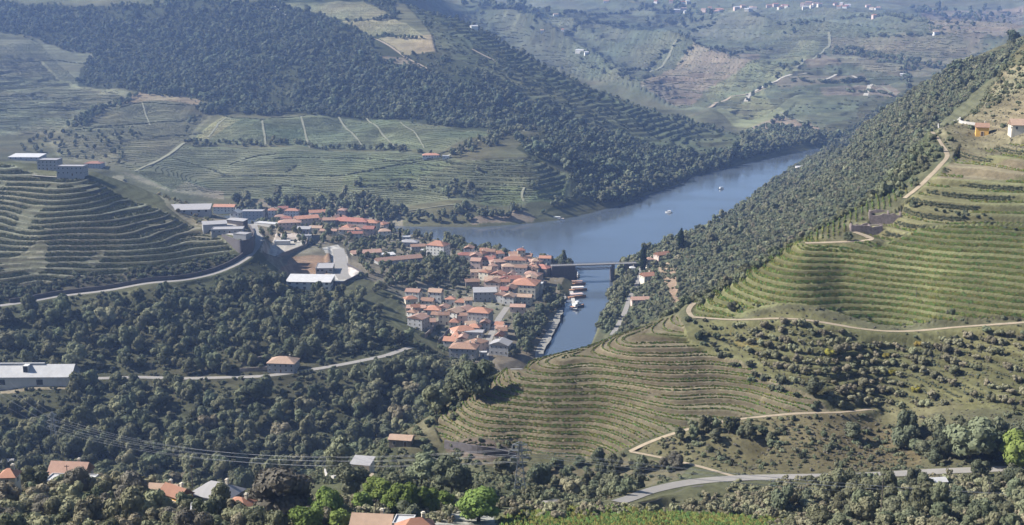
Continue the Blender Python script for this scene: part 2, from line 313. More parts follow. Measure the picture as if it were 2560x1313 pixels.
for L, c_ in [([(460,362),(700,378),(690,440),(560,442),(430,480),(332,432)],(.11,.116,.074)),([(700,378),(900,380),(870,438),(690,440)],(.096,.108,.066)),([(900,380),(1100,394),(1000,412),(872,438)],(.106,.116,.068)),([(560,445),(860,442),(840,480),(560,494)],(.1,.108,.068)),([(860,442),(1050,405),(1150,405),(1000,462),(845,480)],(.094,.108,.06)),
   ([(660,300),(755,293),(770,368),(665,362)],(.092,.106,.062)),([(755,293),(845,291),(908,370),(770,368)],(.102,.114,.07)),([(920,296),(1000,303),(1060,372),(1003,372)],(.1,.114,.066)),([(1210,470),(1300,465),(1310,505),(1200,512)],(.105,.122,.064)),([(1330,480),(1420,470),(1400,508),(1320,508)],(.1,.118,.062)),
   ([(1400,120),(1560,100),(1500,150),(1420,160)],(.085,.095,.064)),([(1560,60),(1750,55),(1650,100),(1540,110)],(.08,.09,.06)),([(1760,50),(1960,45),(1900,95),(1720,90)],(.1,.105,.072)),([(2000,40),(2200,38),(2180,80),(2070,80)],(.085,.095,.064)),([(1250,40),(1450,30),(1400,60),(1280,80)],(.1,.11,.072)),([(1950,260),(2150,250),(2140,300),(2000,310)],(.095,.105,.065))]:
    cover(L, c_, .6)
stre = .30*vnoise(GX/70+vnoise(GX/30, GY/30, 52), BASE/np.where(GY > 2600, 4.5, np.where(GY > 1250, 1.7, .8))+GY/45, 51)*sstep(380, 480, GY)
GC *= (1+stre*np.where(GC.sum(-1) < .13, .3, 1))[..., None].astype(np.float32)
GC *= (1+.16*fbm(GX/28, GY/28, 41, 3)[..., None]+.10*vnoise(GX/4.5, GY/4.5, 44)[..., None]).astype(np.float32)
GC[..., 0] *= 1+.07*fbm(GX/70, GY/70, 47, 2)
GC = np.clip(GC, .015, .8)
# ---------------------------------------------------------------- mesh and material helpers
def mesh(name, V, F, mats=(), mi=None, smooth=False):
    me = bpy.data.meshes.new(name); V = np.asarray(V, np.float32).reshape(-1, 3)
    if isinstance(F, np.ndarray):
        n, k = F.shape; me.vertices.add(len(V)); me.vertices.foreach_set('co', V.ravel()); me.loops.add(n*k)
        me.loops.foreach_set('vertex_index', F.astype(np.int32).ravel()); me.polygons.add(n)
        me.polygons.foreach_set('loop_start', np.arange(0, n*k, k, dtype=np.int32)); me.update(calc_edges=True)
    else: me.from_pydata(V.tolist(), [], F)
    for m in mats: me.materials.append(m)
    if mi is not None: me.polygons.foreach_set('material_index', np.asarray(mi, np.int32))
    if smooth: me.polygons.foreach_set('use_smooth', np.ones(len(me.polygons), bool))
    me.update(); return me
def link(name, me, parent=None, label=None, cat=None, group=None, kind=None, loc=None, rz=0.0):
    o = bpy.data.objects.new(name, me); COL.objects.link(o)
    if parent is not None: o.parent = parent
    if loc is not None: o.location = loc
    if rz: o.rotation_euler = (0, 0, rz)
    if label: o['label'] = label
    if cat: o['category'] = cat
    if group: o['group'] = group
    if kind: o['kind'] = kind
    return o
def mat(name, col, rough=.85, noise=0.0, scale=1.0, vary=0.0, spec=.3, stripe=None, metal=0.0, dirt=None):
    m = bpy.data.materials.new(name); m.use_nodes = True; nt = m.node_tree; p = nt.nodes['Principled BSDF']
    p.inputs['Roughness'].default_value = rough; p.inputs['Specular IOR Level'].default_value = spec; p.inputs['Metallic'].default_value = metal
    p.inputs['Base Color'].default_value = col+(1,)
    src = None
    def mul(a, fac, lo, hi):
        r = nt.nodes.new('ShaderNodeMapRange'); r.inputs['To Min'].default_value = lo; r.inputs['To Max'].default_value = hi; nt.links.new(fac, r.inputs[0])
        x = nt.nodes.new('ShaderNodeMix'); x.data_type = 'RGBA'; x.blend_type = 'MULTIPLY'; x.inputs[0].default_value = 1
        if a is None: x.inputs[6].default_value = col+(1,)
        else: nt.links.new(a, x.inputs[6])
        nt.links.new(r.outputs[0], x.inputs[7]); return x.outputs[2]
    tc = nt.nodes.new('ShaderNodeTexCoord')
    if noise:
        n = nt.nodes.new('ShaderNodeTexNoise'); n.inputs['Scale'].default_value = scale; n.inputs['Detail'].default_value = 5
        nt.links.new(tc.outputs['Object'], n.inputs['Vector']); src = mul(src, n.outputs[0], 1-noise*1.6, 1+noise*1.6)
    if stripe:
        wv = nt.nodes.new('ShaderNodeTexWave'); wv.bands_direction = stripe[0]; wv.inputs['Scale'].default_value = stripe[1]; wv.inputs['Distortion'].default_value = .6
        nt.links.new(tc.outputs['Object'], wv.inputs['Vector']); src = mul(src, wv.outputs[0], 1-stripe[2], 1+stripe[2]*.3)
    if vary:
        oi = nt.nodes.new('ShaderNodeObjectInfo'); src = mul(src, oi.outputs['Random'], 1-vary, 1+vary)
    if dirt:
        n = nt.nodes.new('ShaderNodeTexNoise'); n.inputs['Scale'].default_value = dirt[0]; n.inputs['Detail'].default_value = 6
        mp = nt.nodes.new('ShaderNodeMapping'); mp.inputs['Scale'].default_value = (1, 1, .25); nt.links.new(tc.outputs['Object'], mp.inputs[0]); nt.links.new(mp.outputs[0], n.inputs['Vector'])
        r = nt.nodes.new('ShaderNodeMapRange'); r.inputs[1].default_value = .5; r.inputs[2].default_value = .75; r.inputs[4].default_value = dirt[2]; nt.links.new(n.outputs[0], r.inputs[0])
        x = nt.nodes.new('ShaderNodeMix'); x.data_type = 'RGBA'; nt.links.new(r.outputs[0], x.inputs[0]); x.inputs[7].default_value = dirt[1]+(1,)
        if src is None: x.inputs[6].default_value = col+(1,)
        else: nt.links.new(src, x.inputs[6])
        src = x.outputs[2]
    if src is not None: nt.links.new(src, p.inputs['Base Color'])
    return m
def leafmat(name, col, vary=.3, warm=.25):
    m = bpy.data.materials.new(name); m.use_nodes = True; nt = m.node_tree; nt.nodes.remove(nt.nodes['Principled BSDF'])
    out = nt.nodes['Material Output']; d = nt.nodes.new('ShaderNodeBsdfDiffuse'); t = nt.nodes.new('ShaderNodeBsdfTranslucent'); mx = nt.nodes.new('ShaderNodeMixShader')
    oi = nt.nodes.new('ShaderNodeObjectInfo'); hs = nt.nodes.new('ShaderNodeHueSaturation'); at = nt.nodes.new('ShaderNodeTexCoord'); n = nt.nodes.new('ShaderNodeTexNoise')
    n.inputs['Scale'].default_value = 2.2; n.inputs['Detail'].default_value = 3; nt.links.new(at.outputs['Object'], n.inputs['Vector'])
    a = nt.nodes.new('ShaderNodeMath'); a.operation = 'MULTIPLY_ADD'; nt.links.new(oi.outputs['Random'], a.inputs[0]); a.inputs[1].default_value = 2*vary; a.inputs[2].default_value = 1-vary-.35
    b = nt.nodes.new('ShaderNodeMath'); b.operation = 'MULTIPLY_ADD'; nt.links.new(n.outputs[0], b.inputs[0]); b.inputs[1].default_value = .7; nt.links.new(a.outputs[0], b.inputs[2])
    wn_ = nt.nodes.new('ShaderNodeTexWhiteNoise'); wn_.noise_dimensions = '1D'; nt.links.new(oi.outputs['Random'], wn_.inputs['W'])
    h = nt.nodes.new('ShaderNodeMapRange'); h.inputs[3].default_value = .5-.09*warm*2; h.inputs[4].default_value = .5+.05*warm*2; nt.links.new(wn_.outputs[0], h.inputs[0])
    hs.inputs['Color'].default_value = col+(1,); nt.links.new(b.outputs[0], hs.inputs['Value']); nt.links.new(h.outputs[0], hs.inputs['Hue'])
    nt.links.new(hs.outputs[0], d.inputs[0]); nt.links.new(hs.outputs[0], t.inputs[0]); mx.inputs[0].default_value = .22
    nt.links.new(d.outputs[0], mx.inputs[1]); nt.links.new(t.outputs[0], mx.inputs[2]); nt.links.new(mx.outputs[0], out.inputs[0]); return m
# ground material
gm = bpy.data.materials.new("ground"); gm.use_nodes = True; nt = gm.node_tree; gp = nt.nodes['Principled BSDF']; gp.inputs['Roughness'].default_value = 1; gp.inputs['Specular IOR Level'].default_value = 0
vc = nt.nodes.new('ShaderNodeVertexColor'); vc.layer_name = 'cover'; tc = nt.nodes.new('ShaderNodeTexCoord')
n1 = nt.nodes.new('ShaderNodeTexNoise'); n1.inputs['Scale'].default_value = .45; n1.inputs['Detail'].default_value = 8; n1.inputs['Roughness'].default_value = .7; nt.links.new(tc.outputs['Object'], n1.inputs['Vector'])
mr = nt.nodes.new('ShaderNodeMapRange'); mr.inputs[3].default_value = .2; mr.inputs[4].default_value = 1.8; nt.links.new(n1.outputs[0], mr.inputs[0])
mx = nt.nodes.new('ShaderNodeMix'); mx.data_type = 'RGBA'; mx.blend_type = 'MULTIPLY'; mx.inputs[0].default_value = 1
nt.links.new(vc.outputs[0], mx.inputs[6]); nt.links.new(mr.outputs[0], mx.inputs[7]); nt.links.new(mx.outputs[2], gp.inputs['Base Color'])
bp = nt.nodes.new('ShaderNodeBump'); bp.inputs['Strength'].default_value = .6; bp.inputs['Distance'].default_value = .5; nt.links.new(n1.outputs[0], bp.inputs['Height']); nt.links.new(bp.outputs[0], gp.inputs['Normal'])
ii = np.arange(NR*NC).reshape(NR, NC)
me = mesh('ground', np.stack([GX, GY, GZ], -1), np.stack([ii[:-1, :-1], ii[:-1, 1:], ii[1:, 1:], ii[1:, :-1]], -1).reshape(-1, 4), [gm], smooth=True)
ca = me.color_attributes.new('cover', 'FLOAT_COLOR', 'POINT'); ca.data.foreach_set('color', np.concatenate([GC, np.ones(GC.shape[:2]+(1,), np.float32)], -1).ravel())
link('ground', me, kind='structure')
# water
wm = bpy.data.materials.new("river_water"); wm.use_nodes = True; nt = wm.node_tree; p = nt.nodes['Principled BSDF']
p.inputs['Base Color'].default_value = (.062, .078, .098, 1); p.inputs['Roughness'].default_value = .09; p.inputs['IOR'].default_value = 1.33
tc = nt.nodes.new('ShaderNodeTexCoord'); n1 = nt.nodes.new('ShaderNodeTexNoise'); n1.inputs['Scale'].default_value = .35; n1.inputs['Detail'].default_value = 4; nt.links.new(tc.outputs['Object'], n1.inputs['Vector'])
n2 = nt.nodes.new('ShaderNodeTexNoise'); n2.inputs['Scale'].default_value = .012; nt.links.new(tc.outputs['Object'], n2.inputs['Vector'])
r2 = nt.nodes.new('ShaderNodeMapRange'); r2.inputs[1].default_value = .35; r2.inputs[2].default_value = .7; r2.inputs[3].default_value = .06; r2.inputs[4].default_value = .22; nt.links.new(n2.outputs[0], r2.inputs[0]); nt.links.new(r2.outputs[0], p.inputs['Roughness'])
bp = nt.nodes.new('ShaderNodeBump'); bp.inputs['Strength'].default_value = .12; bp.inputs['Distance'].default_value = .3; nt.links.new(n1.outputs[0], bp.inputs['Height']); nt.links.new(bp.outputs[0], p.inputs['Normal'])
RW = []
for i in range(len(RIVER)):
    a, b_, c = RIVER[i-1], RIVER[i], RIVER[(i+1) % len(RIVER)]; n = np.array([-(c-a)[1], (c-a)[0]]); n /= np.hypot(*n); q1 = b_+n*3
    RW.append(q1 if not inp_plain(RIVER, np.array([q1[0]]), np.array([q1[1]]))[0] else b_-n*3)
link('river', mesh('river', np.concatenate([np.array(RW), np.zeros((len(RW), 1))], 1), [list(range(len(RW)))], [wm]), kind='structure')
# road and path surfaces
M_ASPH = mat('road_surface', (.23, .215, .195), noise=.12, scale=.3); M_DIRT = mat('track_dirt', (.29, .235, .165), noise=.2, scale=.4); M_PALE = mat('pale_gravel', (.36, .335, .28), noise=.2, scale=.3)
def strip(name, Q, w, m, dz=.13, wob=0.0):
    t = np.gradient(Q[:, :2], axis=0); t /= np.hypot(t[:, 0], t[:, 1])[:, None]+1e-9; n = np.stack([-t[:, 1], t[:, 0]], 1); V = []
    for s in (-1, -.33, .33, 1):
        ww = w/2*s*(1+wob*vnoise(np.arange(len(Q))/3, np.full(len(Q), s*5), 9)); V.append(np.concatenate([Q[:, :2]+n*ww[:, None], Q[:, 2:]+dz], 1))
    V = np.stack(V, 1).reshape(-1, 3); k = np.arange(len(Q)-1)[:, None]*4+np.arange(3)[None]; k = k.ravel()
    return link(name, mesh(name, V, np.stack([k, k+1, k+5, k+4], -1), [m], smooth=True), kind='structure')
for k, (nm, L, w) in ROADS.items(): strip('road' if nm == 'road' else 'path', RP[k], w, M_ASPH if nm == 'road' else M_DIRT, wob=0 if nm == 'road' else .25)
def drape(L, w, m, dz=.3):
    w *= .7; Q = resample(pts(L), 6.0); Q[:, 2] = Hq(Q[:, 0], Q[:, 1])
    for _ in range(3): Q[1:-1, 2] = np.maximum(Q[1:-1, 2], (Q[:-2, 2]+Q[2:, 2])/2)
    strip('path', Q, w, m, dz, .3)
M_FT = mat('field_track', (.185, .182, .12), noise=.2, scale=.05)
for L, w, m in [([(460,358),(340,430)],7,M_FT),([(655,302),(664,362)],4,M_FT),([(752,292),(774,370)],4,M_FT),([(845,291),(912,372)],4,M_FT),([(915,296),(1003,374)],4,M_FT),([(1000,306),(1040,335),(1060,372)],3,M_FT),
  ([(565,295),(520,345)],4,M_FT),([(355,258),(375,315)],3,M_FT),([(935,97),(1000,135),(1078,180)],8,M_DIRT),([(1335,314),(1240,342),(1170,365),(1115,392)],7,M_FT),([(560,366),(700,375),(900,382),(1060,388)],3,M_FT),
  ([(860,529),(1000,529),(1230,526)],5,M_FT),([(680,5),(690,25),(720,40)],12,M_PALE),([(1180,125),(1240,155)],7,M_DIRT),([(1770,270),(1830,240),(1915,222)],10,M_DIRT),([(1865,255),(1880,232),(1915,218),(1950,198),(1985,187)],12,M_PALE),([(1985,187),(2030,185)],9,M_PALE),
  ([(2072,80),(2074,115),(2050,135),(1990,170)],10,M_FT),([(2165,240),(2176,212)],14,M_PALE),([(2060,205),(2090,187)],9,M_PALE),([(2180,210),(2235,238)],8,M_FT),([(2130,190),(2150,203)],9,M_PALE),([(1950,280),(1960,292),(2030,318)],7,M_FT),
  ([(1560,190),(1690,100)],9,M_FT),([(1310,470),(1300,490),(1310,505)],4,M_FT),([(1700,70),(1780,72)],10,M_FT),
  ([(80,440),(160,445)],3,M_PALE)]: drape(L, w, m, .5)
Q = resample(pts([(1318,916),(1350,880),(1378,830),(1398,785),(1408,740),(1398,705)]), 3); Q[:, 2] = np.maximum(Hq(Q[:, 0], Q[:, 1]), 1.0)
Q[:, 2] = 1.6; strip('path', Q, 5.5, mat('quay_stone', (.22, .21, .185), noise=.3, scale=.5), .3, .35)
# ---------------------------------------------------------------- plants: crowns of many leaf faces round a lobed body
def ico(sub=1):
    import bmesh
    bm = bmesh.new(); bmesh.ops.create_icosphere(bm, subdivisions=sub, radius=1); V = np.array([v.co[:] for v in bm.verts]); F = [[v.index for v in f.verts] for f in bm.faces]; bm.free(); return V, np.array(F)
IV, IF = ico(2)
def crown_geo(seed, nl, nq, ls, form='broad'):
    r = np.random.default_rng(seed); L = []
    for k in range(nl):
        a = r.uniform(0, 2*math.pi); t = (k+.5)/nl
        if form == 'broad': z = .55+1.05*t; q = .62*math.sqrt(max(.05, 1-((z-.95)/1.0)**2))*r.uniform(.55, 1); s = r.uniform(.34, .52)
        elif form == 'bush': z = .25+.5*r.random(); q = r.uniform(.1, .65); s = r.uniform(.3, .48)
        elif form == 'olive': z = .5+.7*t; q = r.uniform(.25, .68); s = r.uniform(.3, .44)
        elif form == 'tall': z = .6+2.1*t; q = .5*(1-t*.75)*r.uniform(.4, 1); s = .46*(1.05-t*.6)
        else: z = .25+2.7*t; q = .05; s = .30*(math.sin(math.pi*min(1, t*.8+.2))**.6)+.02
        L.append((q*math.cos(a), q*math.sin(a), z, s, s, s*(.85 if form != 'cypress' else 1.5)))
    if form == 'broad': L.append((0, 0, .9, .5, .5, .55))
    L = np.array(L); V = []; F3 = []; o = 0
    for l in L:
        v = IV*(1+.16*vnoise(IV[:, 0]*2.3+seed, IV[:, 1]*2.3+IV[:, 2]*1.7, seed))[:, None]*l[3:]*.82+l[:3]; V.append(v); F3.append(IF+o); o += len(v)
    w = L[:, 3]**2; k = r.choice(len(L), nq, p=w/w.sum()); d = r.normal(size=(nq, 3)); d[:, 2] += .25; d /= np.linalg.norm(d, axis=1)[:, None]
    c = L[k, :3]+d*L[k, 3:]*r.uniform(.78, 1.06, (nq, 1)); n = d+r.normal(size=(nq, 3))*.3; n /= np.linalg.norm(n, axis=1)[:, None]
    u = np.cross(n, r.normal(size=(nq, 3))); u /= np.linalg.norm(u, axis=1)[:, None]; vv = np.cross(n, u); s = ls*r.uniform(.6, 1.3, (nq, 1))
    qv = np.stack([c-u*s-vv*s*.6, c+u*s*.9-vv*s*.5, c+u*s+vv*s*.7, c-u*s*.8+vv*s*.6], 1).reshape(-1, 3)
    return np.concatenate(V+[qv]), F3, o, nq
def crown_mesh(name, seed, nl, nq, ls, form, m):
    V, F3, o, n = crown_geo(seed, nl, nq, ls, form); F = [list(map(int, f)) for f in np.concatenate(F3)]+(np.arange(4*n).reshape(-1, 4)+o).tolist()
    return mesh(name, V, F, [m])
def limb(V, F, p0, p1, r0, r1, k=6):
    p0, p1 = Vector(p0), Vector(p1); d = (p1-p0).normalized(); u = d.orthogonal().normalized(); v = d.cross(u); o = len(V)
    for p, rr in ((p0, r0), (p1, r1)):
        for i in range(k): a = 2*math.pi*i/k; V.append(tuple(p+u*rr*math.cos(a)+v*rr*math.sin(a)))
    for i in range(k): F.append([o+i, o+(i+1) % k, o+k+(i+1) % k, o+k+i])
    F.append([o+k+i for i in range(k)])
def trunk_mesh(name, seed, h, m, r=.075):
    rr = random.Random(seed); V, F = [], []; limb(V, F, (0, 0, -.35), (.03, .02, h*.55), r*1.3, r*.9); limb(V, F, (.03, .02, h*.55), (-.02, .03, h), r*.9, r*.45)
    for k in range(4):
        a = rr.uniform(0, 6.28); limb(V, F, (.02, .02, h*(.5+.1*k)), (.45*math.cos(a), .45*math.sin(a), h*(.85+.15*k)), r*.5, r*.2, 5)
    return mesh(name, V, F, [m])
BARK = mat('bark', (.085, .07, .055), noise=.25, scale=3)
LM = {'dark': leafmat('foliage_dark', (.118, .132, .086)), 'mid': leafmat('foliage_mid', (.15, .162, .10)), 'olive': leafmat('foliage_olive', (.245, .24, .15)),
      'far': leafmat('foliage_far', (.11, .128, .082), .4), 'bright': leafmat('foliage_bright', (.15, .20, .058), .25, .08), 'vine': leafmat('foliage_vine', (.155, .20, .062), .3, .5),
      'vinedark': leafmat('foliage_vine_dark', (.085, .10, .052), .3, .3), 'cypress': leafmat('foliage_cypress', (.016, .024, .014), .15), 'dry': leafmat('foliage_dry', (.17, .158, .125), .25, .06), 'gold': leafmat('foliage_gold', (.27, .25, .06), .25)}
PROT = {}
def protos(key, n, nl, nq, ls, form, lm, th):
    c = bpy.data.collections.new('foliage '+key); PROT[key] = (c, n)
    for i in range(n):
        cm = crown_mesh('crown', 100*len(PROT)+i, nl, nq, ls, form, LM[lm]); 
        if th:
            tm = trunk_mesh('trunk', i, th, BARK); V = np.array([v.co[:] for v in cm.vertices]); nf = len(cm.polygons)
            cm2 = mesh('tree', np.concatenate([V, np.array([v.co[:] for v in tm.vertices])]), [list(p.vertices) for p in cm.polygons]+[[j+len(V) for j in p.vertices] for p in tm.polygons], [LM[lm], BARK], [0]*nf+[1]*len(tm.polygons))
        else: cm2 = cm
        o = bpy.data.objects.new('%s_%02d' % (key, i), cm2); c.objects.link(o)
for key, n, nl, nq, ls, form, lm, th in [('far', 5, 6, 150, .22, 'broad', 'far', .7), ('bank', 4, 8, 320, .17, 'broad', 'mid', .7), ('wood', 5, 10, 700, .115, 'broad', 'dark', .8), ('woodmid', 4, 10, 700, .115, 'broad', 'mid', .8),
   ('scrub', 5, 6, 260, .17, 'bush', 'mid', 0), ('scrubdark', 4, 6, 260, .17, 'bush', 'dark', 0), ('olive', 4, 8, 420, .13, 'olive', 'olive', .6), ('vine', 6, 4, 46, .24, 'bush', 'vine', 0), ('vinedark', 6, 4, 46, .24, 'bush', 'vinedark', 0), ('dry', 4, 6, 260, .16, 'bush', 'dry', 0)]:
    protos(key, n, nl, nq, ls, form, lm, th)
NG = {}
def scatter(name, key, P, rot, scl, label, cat):
    if not len(P): return
    if key not in NG:
        g = bpy.data.node_groups.new('scatter '+key, 'GeometryNodeTree'); NG[key] = g
        g.interface.new_socket('Geometry', in_out='INPUT', socket_type='NodeSocketGeometry'); g.interface.new_socket('Geometry', in_out='OUTPUT', socket_type='NodeSocketGeometry')
        gi = g.nodes.new('NodeGroupInput'); go = g.nodes.new('NodeGroupOutput'); ip = g.nodes.new('GeometryNodeInstanceOnPoints'); ci = g.nodes.new('GeometryNodeCollectionInfo')
        ci.inputs['Collection'].default_value = PROT[key][0]; ci.inputs['Separate Children'].default_value = True; ci.inputs['Reset Children'].default_value = True
        ip.inputs['Pick Instance'].default_value = True
        def at(nm, ty):
            a = g.nodes.new('GeometryNodeInputNamedAttribute'); a.data_type = ty; a.inputs['Name'].default_value = nm; return a.outputs[0]
        g.links.new(gi.outputs[0], ip.inputs['Points']); g.links.new(ci.outputs[0], ip.inputs['Instance']); g.links.new(at('idx', 'INT'), ip.inputs['Instance Index'])
        g.links.new(at('rot', 'FLOAT_VECTOR'), ip.inputs['Rotation']); g.links.new(at('scl', 'FLOAT_VECTOR'), ip.inputs['Scale']); g.links.new(ip.outputs[0], go.inputs[0])
    me = bpy.data.meshes.new(name); me.vertices.add(len(P)); me.vertices.foreach_set('co', np.asarray(P, np.float32).ravel())
    rv = np.zeros((len(P), 3), np.float32); rv[:, 2] = rot
    for nm, ty, v in (('rot', 'FLOAT_VECTOR', rv), ('scl', 'FLOAT_VECTOR', np.asarray(scl, np.float32))):
        a = me.attributes.new(nm, ty, 'POINT'); a.data.foreach_set('vector', v.ravel())
    a = me.attributes.new('idx', 'INT', 'POINT'); a.data.foreach_set('value', rng.integers(0, PROT[key][1], len(P)).astype(np.int32))
    o = link(name, me, label=label, cat=cat, kind='stuff'); md = o.modifiers.new('scatter', 'NODES'); md.node_group = NG[key]; return o
# ---------------------------------------------------------------- buildings
WALL = {'white': mat('white_plaster', (.58, .565, .53), noise=.06, scale=.5, dirt=(.5, (.42, .39, .34), .5)), 'cream': mat('cream_plaster', (.58, .53, .43), noise=.08, scale=.5, dirt=(.5, (.34, .30, .24), .5)),
        'grey': mat('grey_render', (.32, .32, .325), noise=.12, scale=.5, dirt=(.5, (.25, .24, .23), .5)), 'pink': mat('rose_plaster', (.55, .42, .36), noise=.08, scale=.5, dirt=(.5, (.36, .3, .27), .5)),
        'ochre': mat('ochre_plaster', (.66, .38, .10), noise=.08, scale=.5), 'stone': mat('schist_stone', (.20, .17, .145), noise=.3, scale=1.2), 'ruin': mat('ruin_schist', (.23, .185, .17), noise=.45, scale=.8), 'dark': mat('dark_schist', (.085, .076, .078), noise=.35, scale=.8)}
ROOF = {'orange': mat('orange_roof_tiles', (.345, .175, .115), noise=.14, scale=.7, vary=.28, stripe=('X', 2.2, .22), dirt=(.35, (.28, .15, .1), .6)), 'pink': mat('faded_roof_tiles', (.33, .205, .155), noise=.15, scale=.7, vary=.28, stripe=('X', 2.2, .22), dirt=(.35, (.27, .18, .14), .7)),
        'red': mat('red_roof_tiles', (.28, .12, .09), noise=.15, scale=.7, vary=.28, stripe=('X', 2.2, .22), dirt=(.35, (.2, .12, .1), .6)), 'brown': mat('brown_roof_tiles', (.27, .165, .115), noise=.18, scale=.7, vary=.15, stripe=('X', 2.2, .25)),
        'grey': mat('grey_roof_sheet', (.30, .29, .29), noise=.12, scale=.6, stripe=('X', 1.5, .15)), 'white': mat('white_roof_sheet', (.46, .455, .45), noise=.14, scale=.3, stripe=('X', .9, .12), dirt=(.3, (.42, .4, .38), .5)), 'tan': mat('tan_roof_tiles', (.36, .25, .18), noise=.15, scale=.7, stripe=('X', 2.2, .2))}
M_PANE = mat('window_glass', (.035, .04, .05), rough=.15, spec=.5); M_FRAME = mat('stone_frame', (.5, .48, .44), noise=.05); M_DOOR = mat('door_wood', (.12, .075, .045), noise=.2, scale=2); M_METAL = mat('galvanised_steel', (.36, .37, .38), rough=.6, metal=.4); M_CONC = mat('concrete', (.40, .38, .35), noise=.15, scale=.5)
def boxes(L):
    V, F = [], []
    for (x0, y0, z0, x1, y1, z1) in L:
        o = len(V); V += [(x0,y0,z0),(x1,y0,z0),(x1,y1,z0),(x0,y1,z0),(x0,y0,z1),(x1,y0,z1),(x1,y1,z1),(x0,y1,z1)]
        F += [[o,o+3,o+2,o+1],[o+4,o+5,o+6,o+7],[o,o+1,o+5,o+4],[o+1,o+2,o+6,o+5],[o+2,o+3,o+7,o+6],[o+3,o,o+4,o+7]]
    return V, F
def bmesh_(name, L, m): V, F = boxes(L); return mesh(name, V, F, [m])
WINM = {}
def winmesh(w, h):
    k = (round(w, 1), round(h, 1))
    if k not in WINM:
        V, F = boxes([(-w/2, -.06, 0, w/2, .02, h), (-w/2-.13, -.11, -.12, w/2+.13, .02, 0), (-w/2-.1, -.09, h, w/2+.1, .02, h+.12), (-w/2-.1, -.09, 0, -w/2, .02, h), (w/2, -.09, 0, w/2+.1, .02, h), (-.03, -.085, 0, .03, -.06, h)])
        WINM[k] = mesh('window', V, F, [M_PANE, M_FRAME], [0]*6+[1]*30)
    return WINM[k]
DOORM = mesh('door', *boxes([(-.6, -.07, 0, .6, .02, 2.2), (-.75, -.1, 0, -.6, .02, 2.35), (.6, -.1, 0, .75, .02, 2.35), (-.6, -.1, 2.2, .6, .02, 2.35)]), [M_DOOR, M_FRAME], [0]*6+[1]*18)
CHIM = mesh('chimney', *boxes([(-.4, -.4, -1.2, .4, .4, 1.1), (-.5, -.5, 1.1, .5, .5, 1.25), (-.3, -.3, 1.25, .3, .3, 1.5)]), [WALL['cream']])
FOOT = []
def roof_geo(w, d, h, rise, kind, ov=.45, th=.18):
    x, y = w/2+ov, d/2+ov; e = h-.12
    if kind == 'flat':
        return boxes([(-w/2-.15, -d/2-.15, h, w/2+.15, d/2+.15, h+.35), (-w/2-.15, -d/2-.15, h+.35, w/2+.15, -d/2+.1, h+.7), (-w/2-.15, d/2-.1, h+.35, w/2+.15, d/2+.15, h+.7), (-w/2-.15, -d/2+.1, h+.35, -w/2+.1, d/2-.1, h+.7), (w/2-.1, -d/2+.1, h+.35, w/2+.15, d/2-.1, h+.7)])
    r = max(w/2-d/2, .4) if kind == 'hip' else x
    V = []
    for dz in (0, th): V += [(-x, -y, e+dz), (x, -y, e+dz), (x, y, e+dz), (-x, y, e+dz), (-r, 0, h+rise+dz), (r, 0, h+rise+dz)]
    F = [[6,7,11,10],[8,9,10,11],[7,8,11],[9,6,10],[0,4,5,1],[2,5,4,3],[1,5,2],[3,4,0],[0,1,7,6],[1,2,8,7],[2,3,9,8],[3,0,6,9]]
    if kind == 'shed':
        V = []
        for dz in (0, th): V += [(-x, -y, e+dz), (x, -y, e+dz), (x, y, e+rise+dz), (-x, y, e+rise+dz)]
        F = [[4,5,6,7],[0,3,2,1],[0,1,5,4],[1,2,6,5],[2,3,7,6],[3,0,4,7]]
    return V, F
def walls_geo(w, d, h, rise, kind, base=5.0):
    x, y = w/2, d/2
    if kind == 'gable':
        V = [(-x,-y,-base),(x,-y,-base),(x,y,-base),(-x,y,-base),(-x,-y,h),(x,-y,h),(x,y,h),(-x,y,h),(-x,0,h+rise-.1),(x,0,h+rise-.1)]
        return V, [[0,1,5,4],[2,3,7,6],[1,2,6,9,5],[3,0,4,8,7],[0,3,2,1]]
    V, F = boxes([(-x,-y,-base,x,y,h-.02)])
    if kind == 'shed': V[6] = (x, y, h+rise-.14); V[7] = (-x, y, h+rise-.14)
    return V, F
def house_at(loc, w, d, h, rise, yaw, kind, rk, wk, label, name='house', cat='house', group=None, wins=True, chim=None, door=True, win=(1.0, 1.35)):
    root = link(name, None, label=label, cat=cat, group=group, loc=loc, rz=R(yaw)); FOOT.append((loc[0], loc[1], .5*max(w, d)+.25*min(w, d)*.5, w, d, R(yaw)))
    link('wall', mesh('wall', *walls_geo(w, d, h, rise, kind), [WALL[wk]]), root)
    rf = link('roof', mesh('roof', *roof_geo(w, d, h, rise, kind), [ROOF[rk]]), root)
    if chim is None: chim = kind in ('hip', 'gable') and rise > 1 and wins
    if chim: link('chimney', CHIM, rf, loc=(w*.22, d*.12, h+rise*.85))
    if wins:
        nf = max(1, int((h+.4)/2.9)); fh = h/nf; ww, wh = win
        for (ln, ang, off) in ((w, 0, d/2), (d, -90, w/2), (d, 90, w/2)):
            n = min(max(1, int(ln/3.4)), 6)
            for f in range(nf):
                for i in range(n):
                    t = (i+.5)/n*ln-ln/2
                    if ang == 0 and f == 0 and i == n//2 and door: link('door', DOORM, root, loc=(t, -off-.02, 0)); continue
                    a = R(ang); p = (t*math.cos(a)+(off+.0)*math.sin(a), t*math.sin(a)-(off+.0)*math.cos(a), f*fh+max(.5, fh-1.35-.7))
                    link('window', winmesh(ww, wh), root, loc=p, rz=a)
    return root
def house(px, py, w, d, h, rise, yaw, kind, rk, wk, label, **k):
    x, y, z = cast(px, py, h+rise*.5); return house_at((x, y, z-.15), w, d, h, rise, yaw, kind, rk, wk, label, **k)
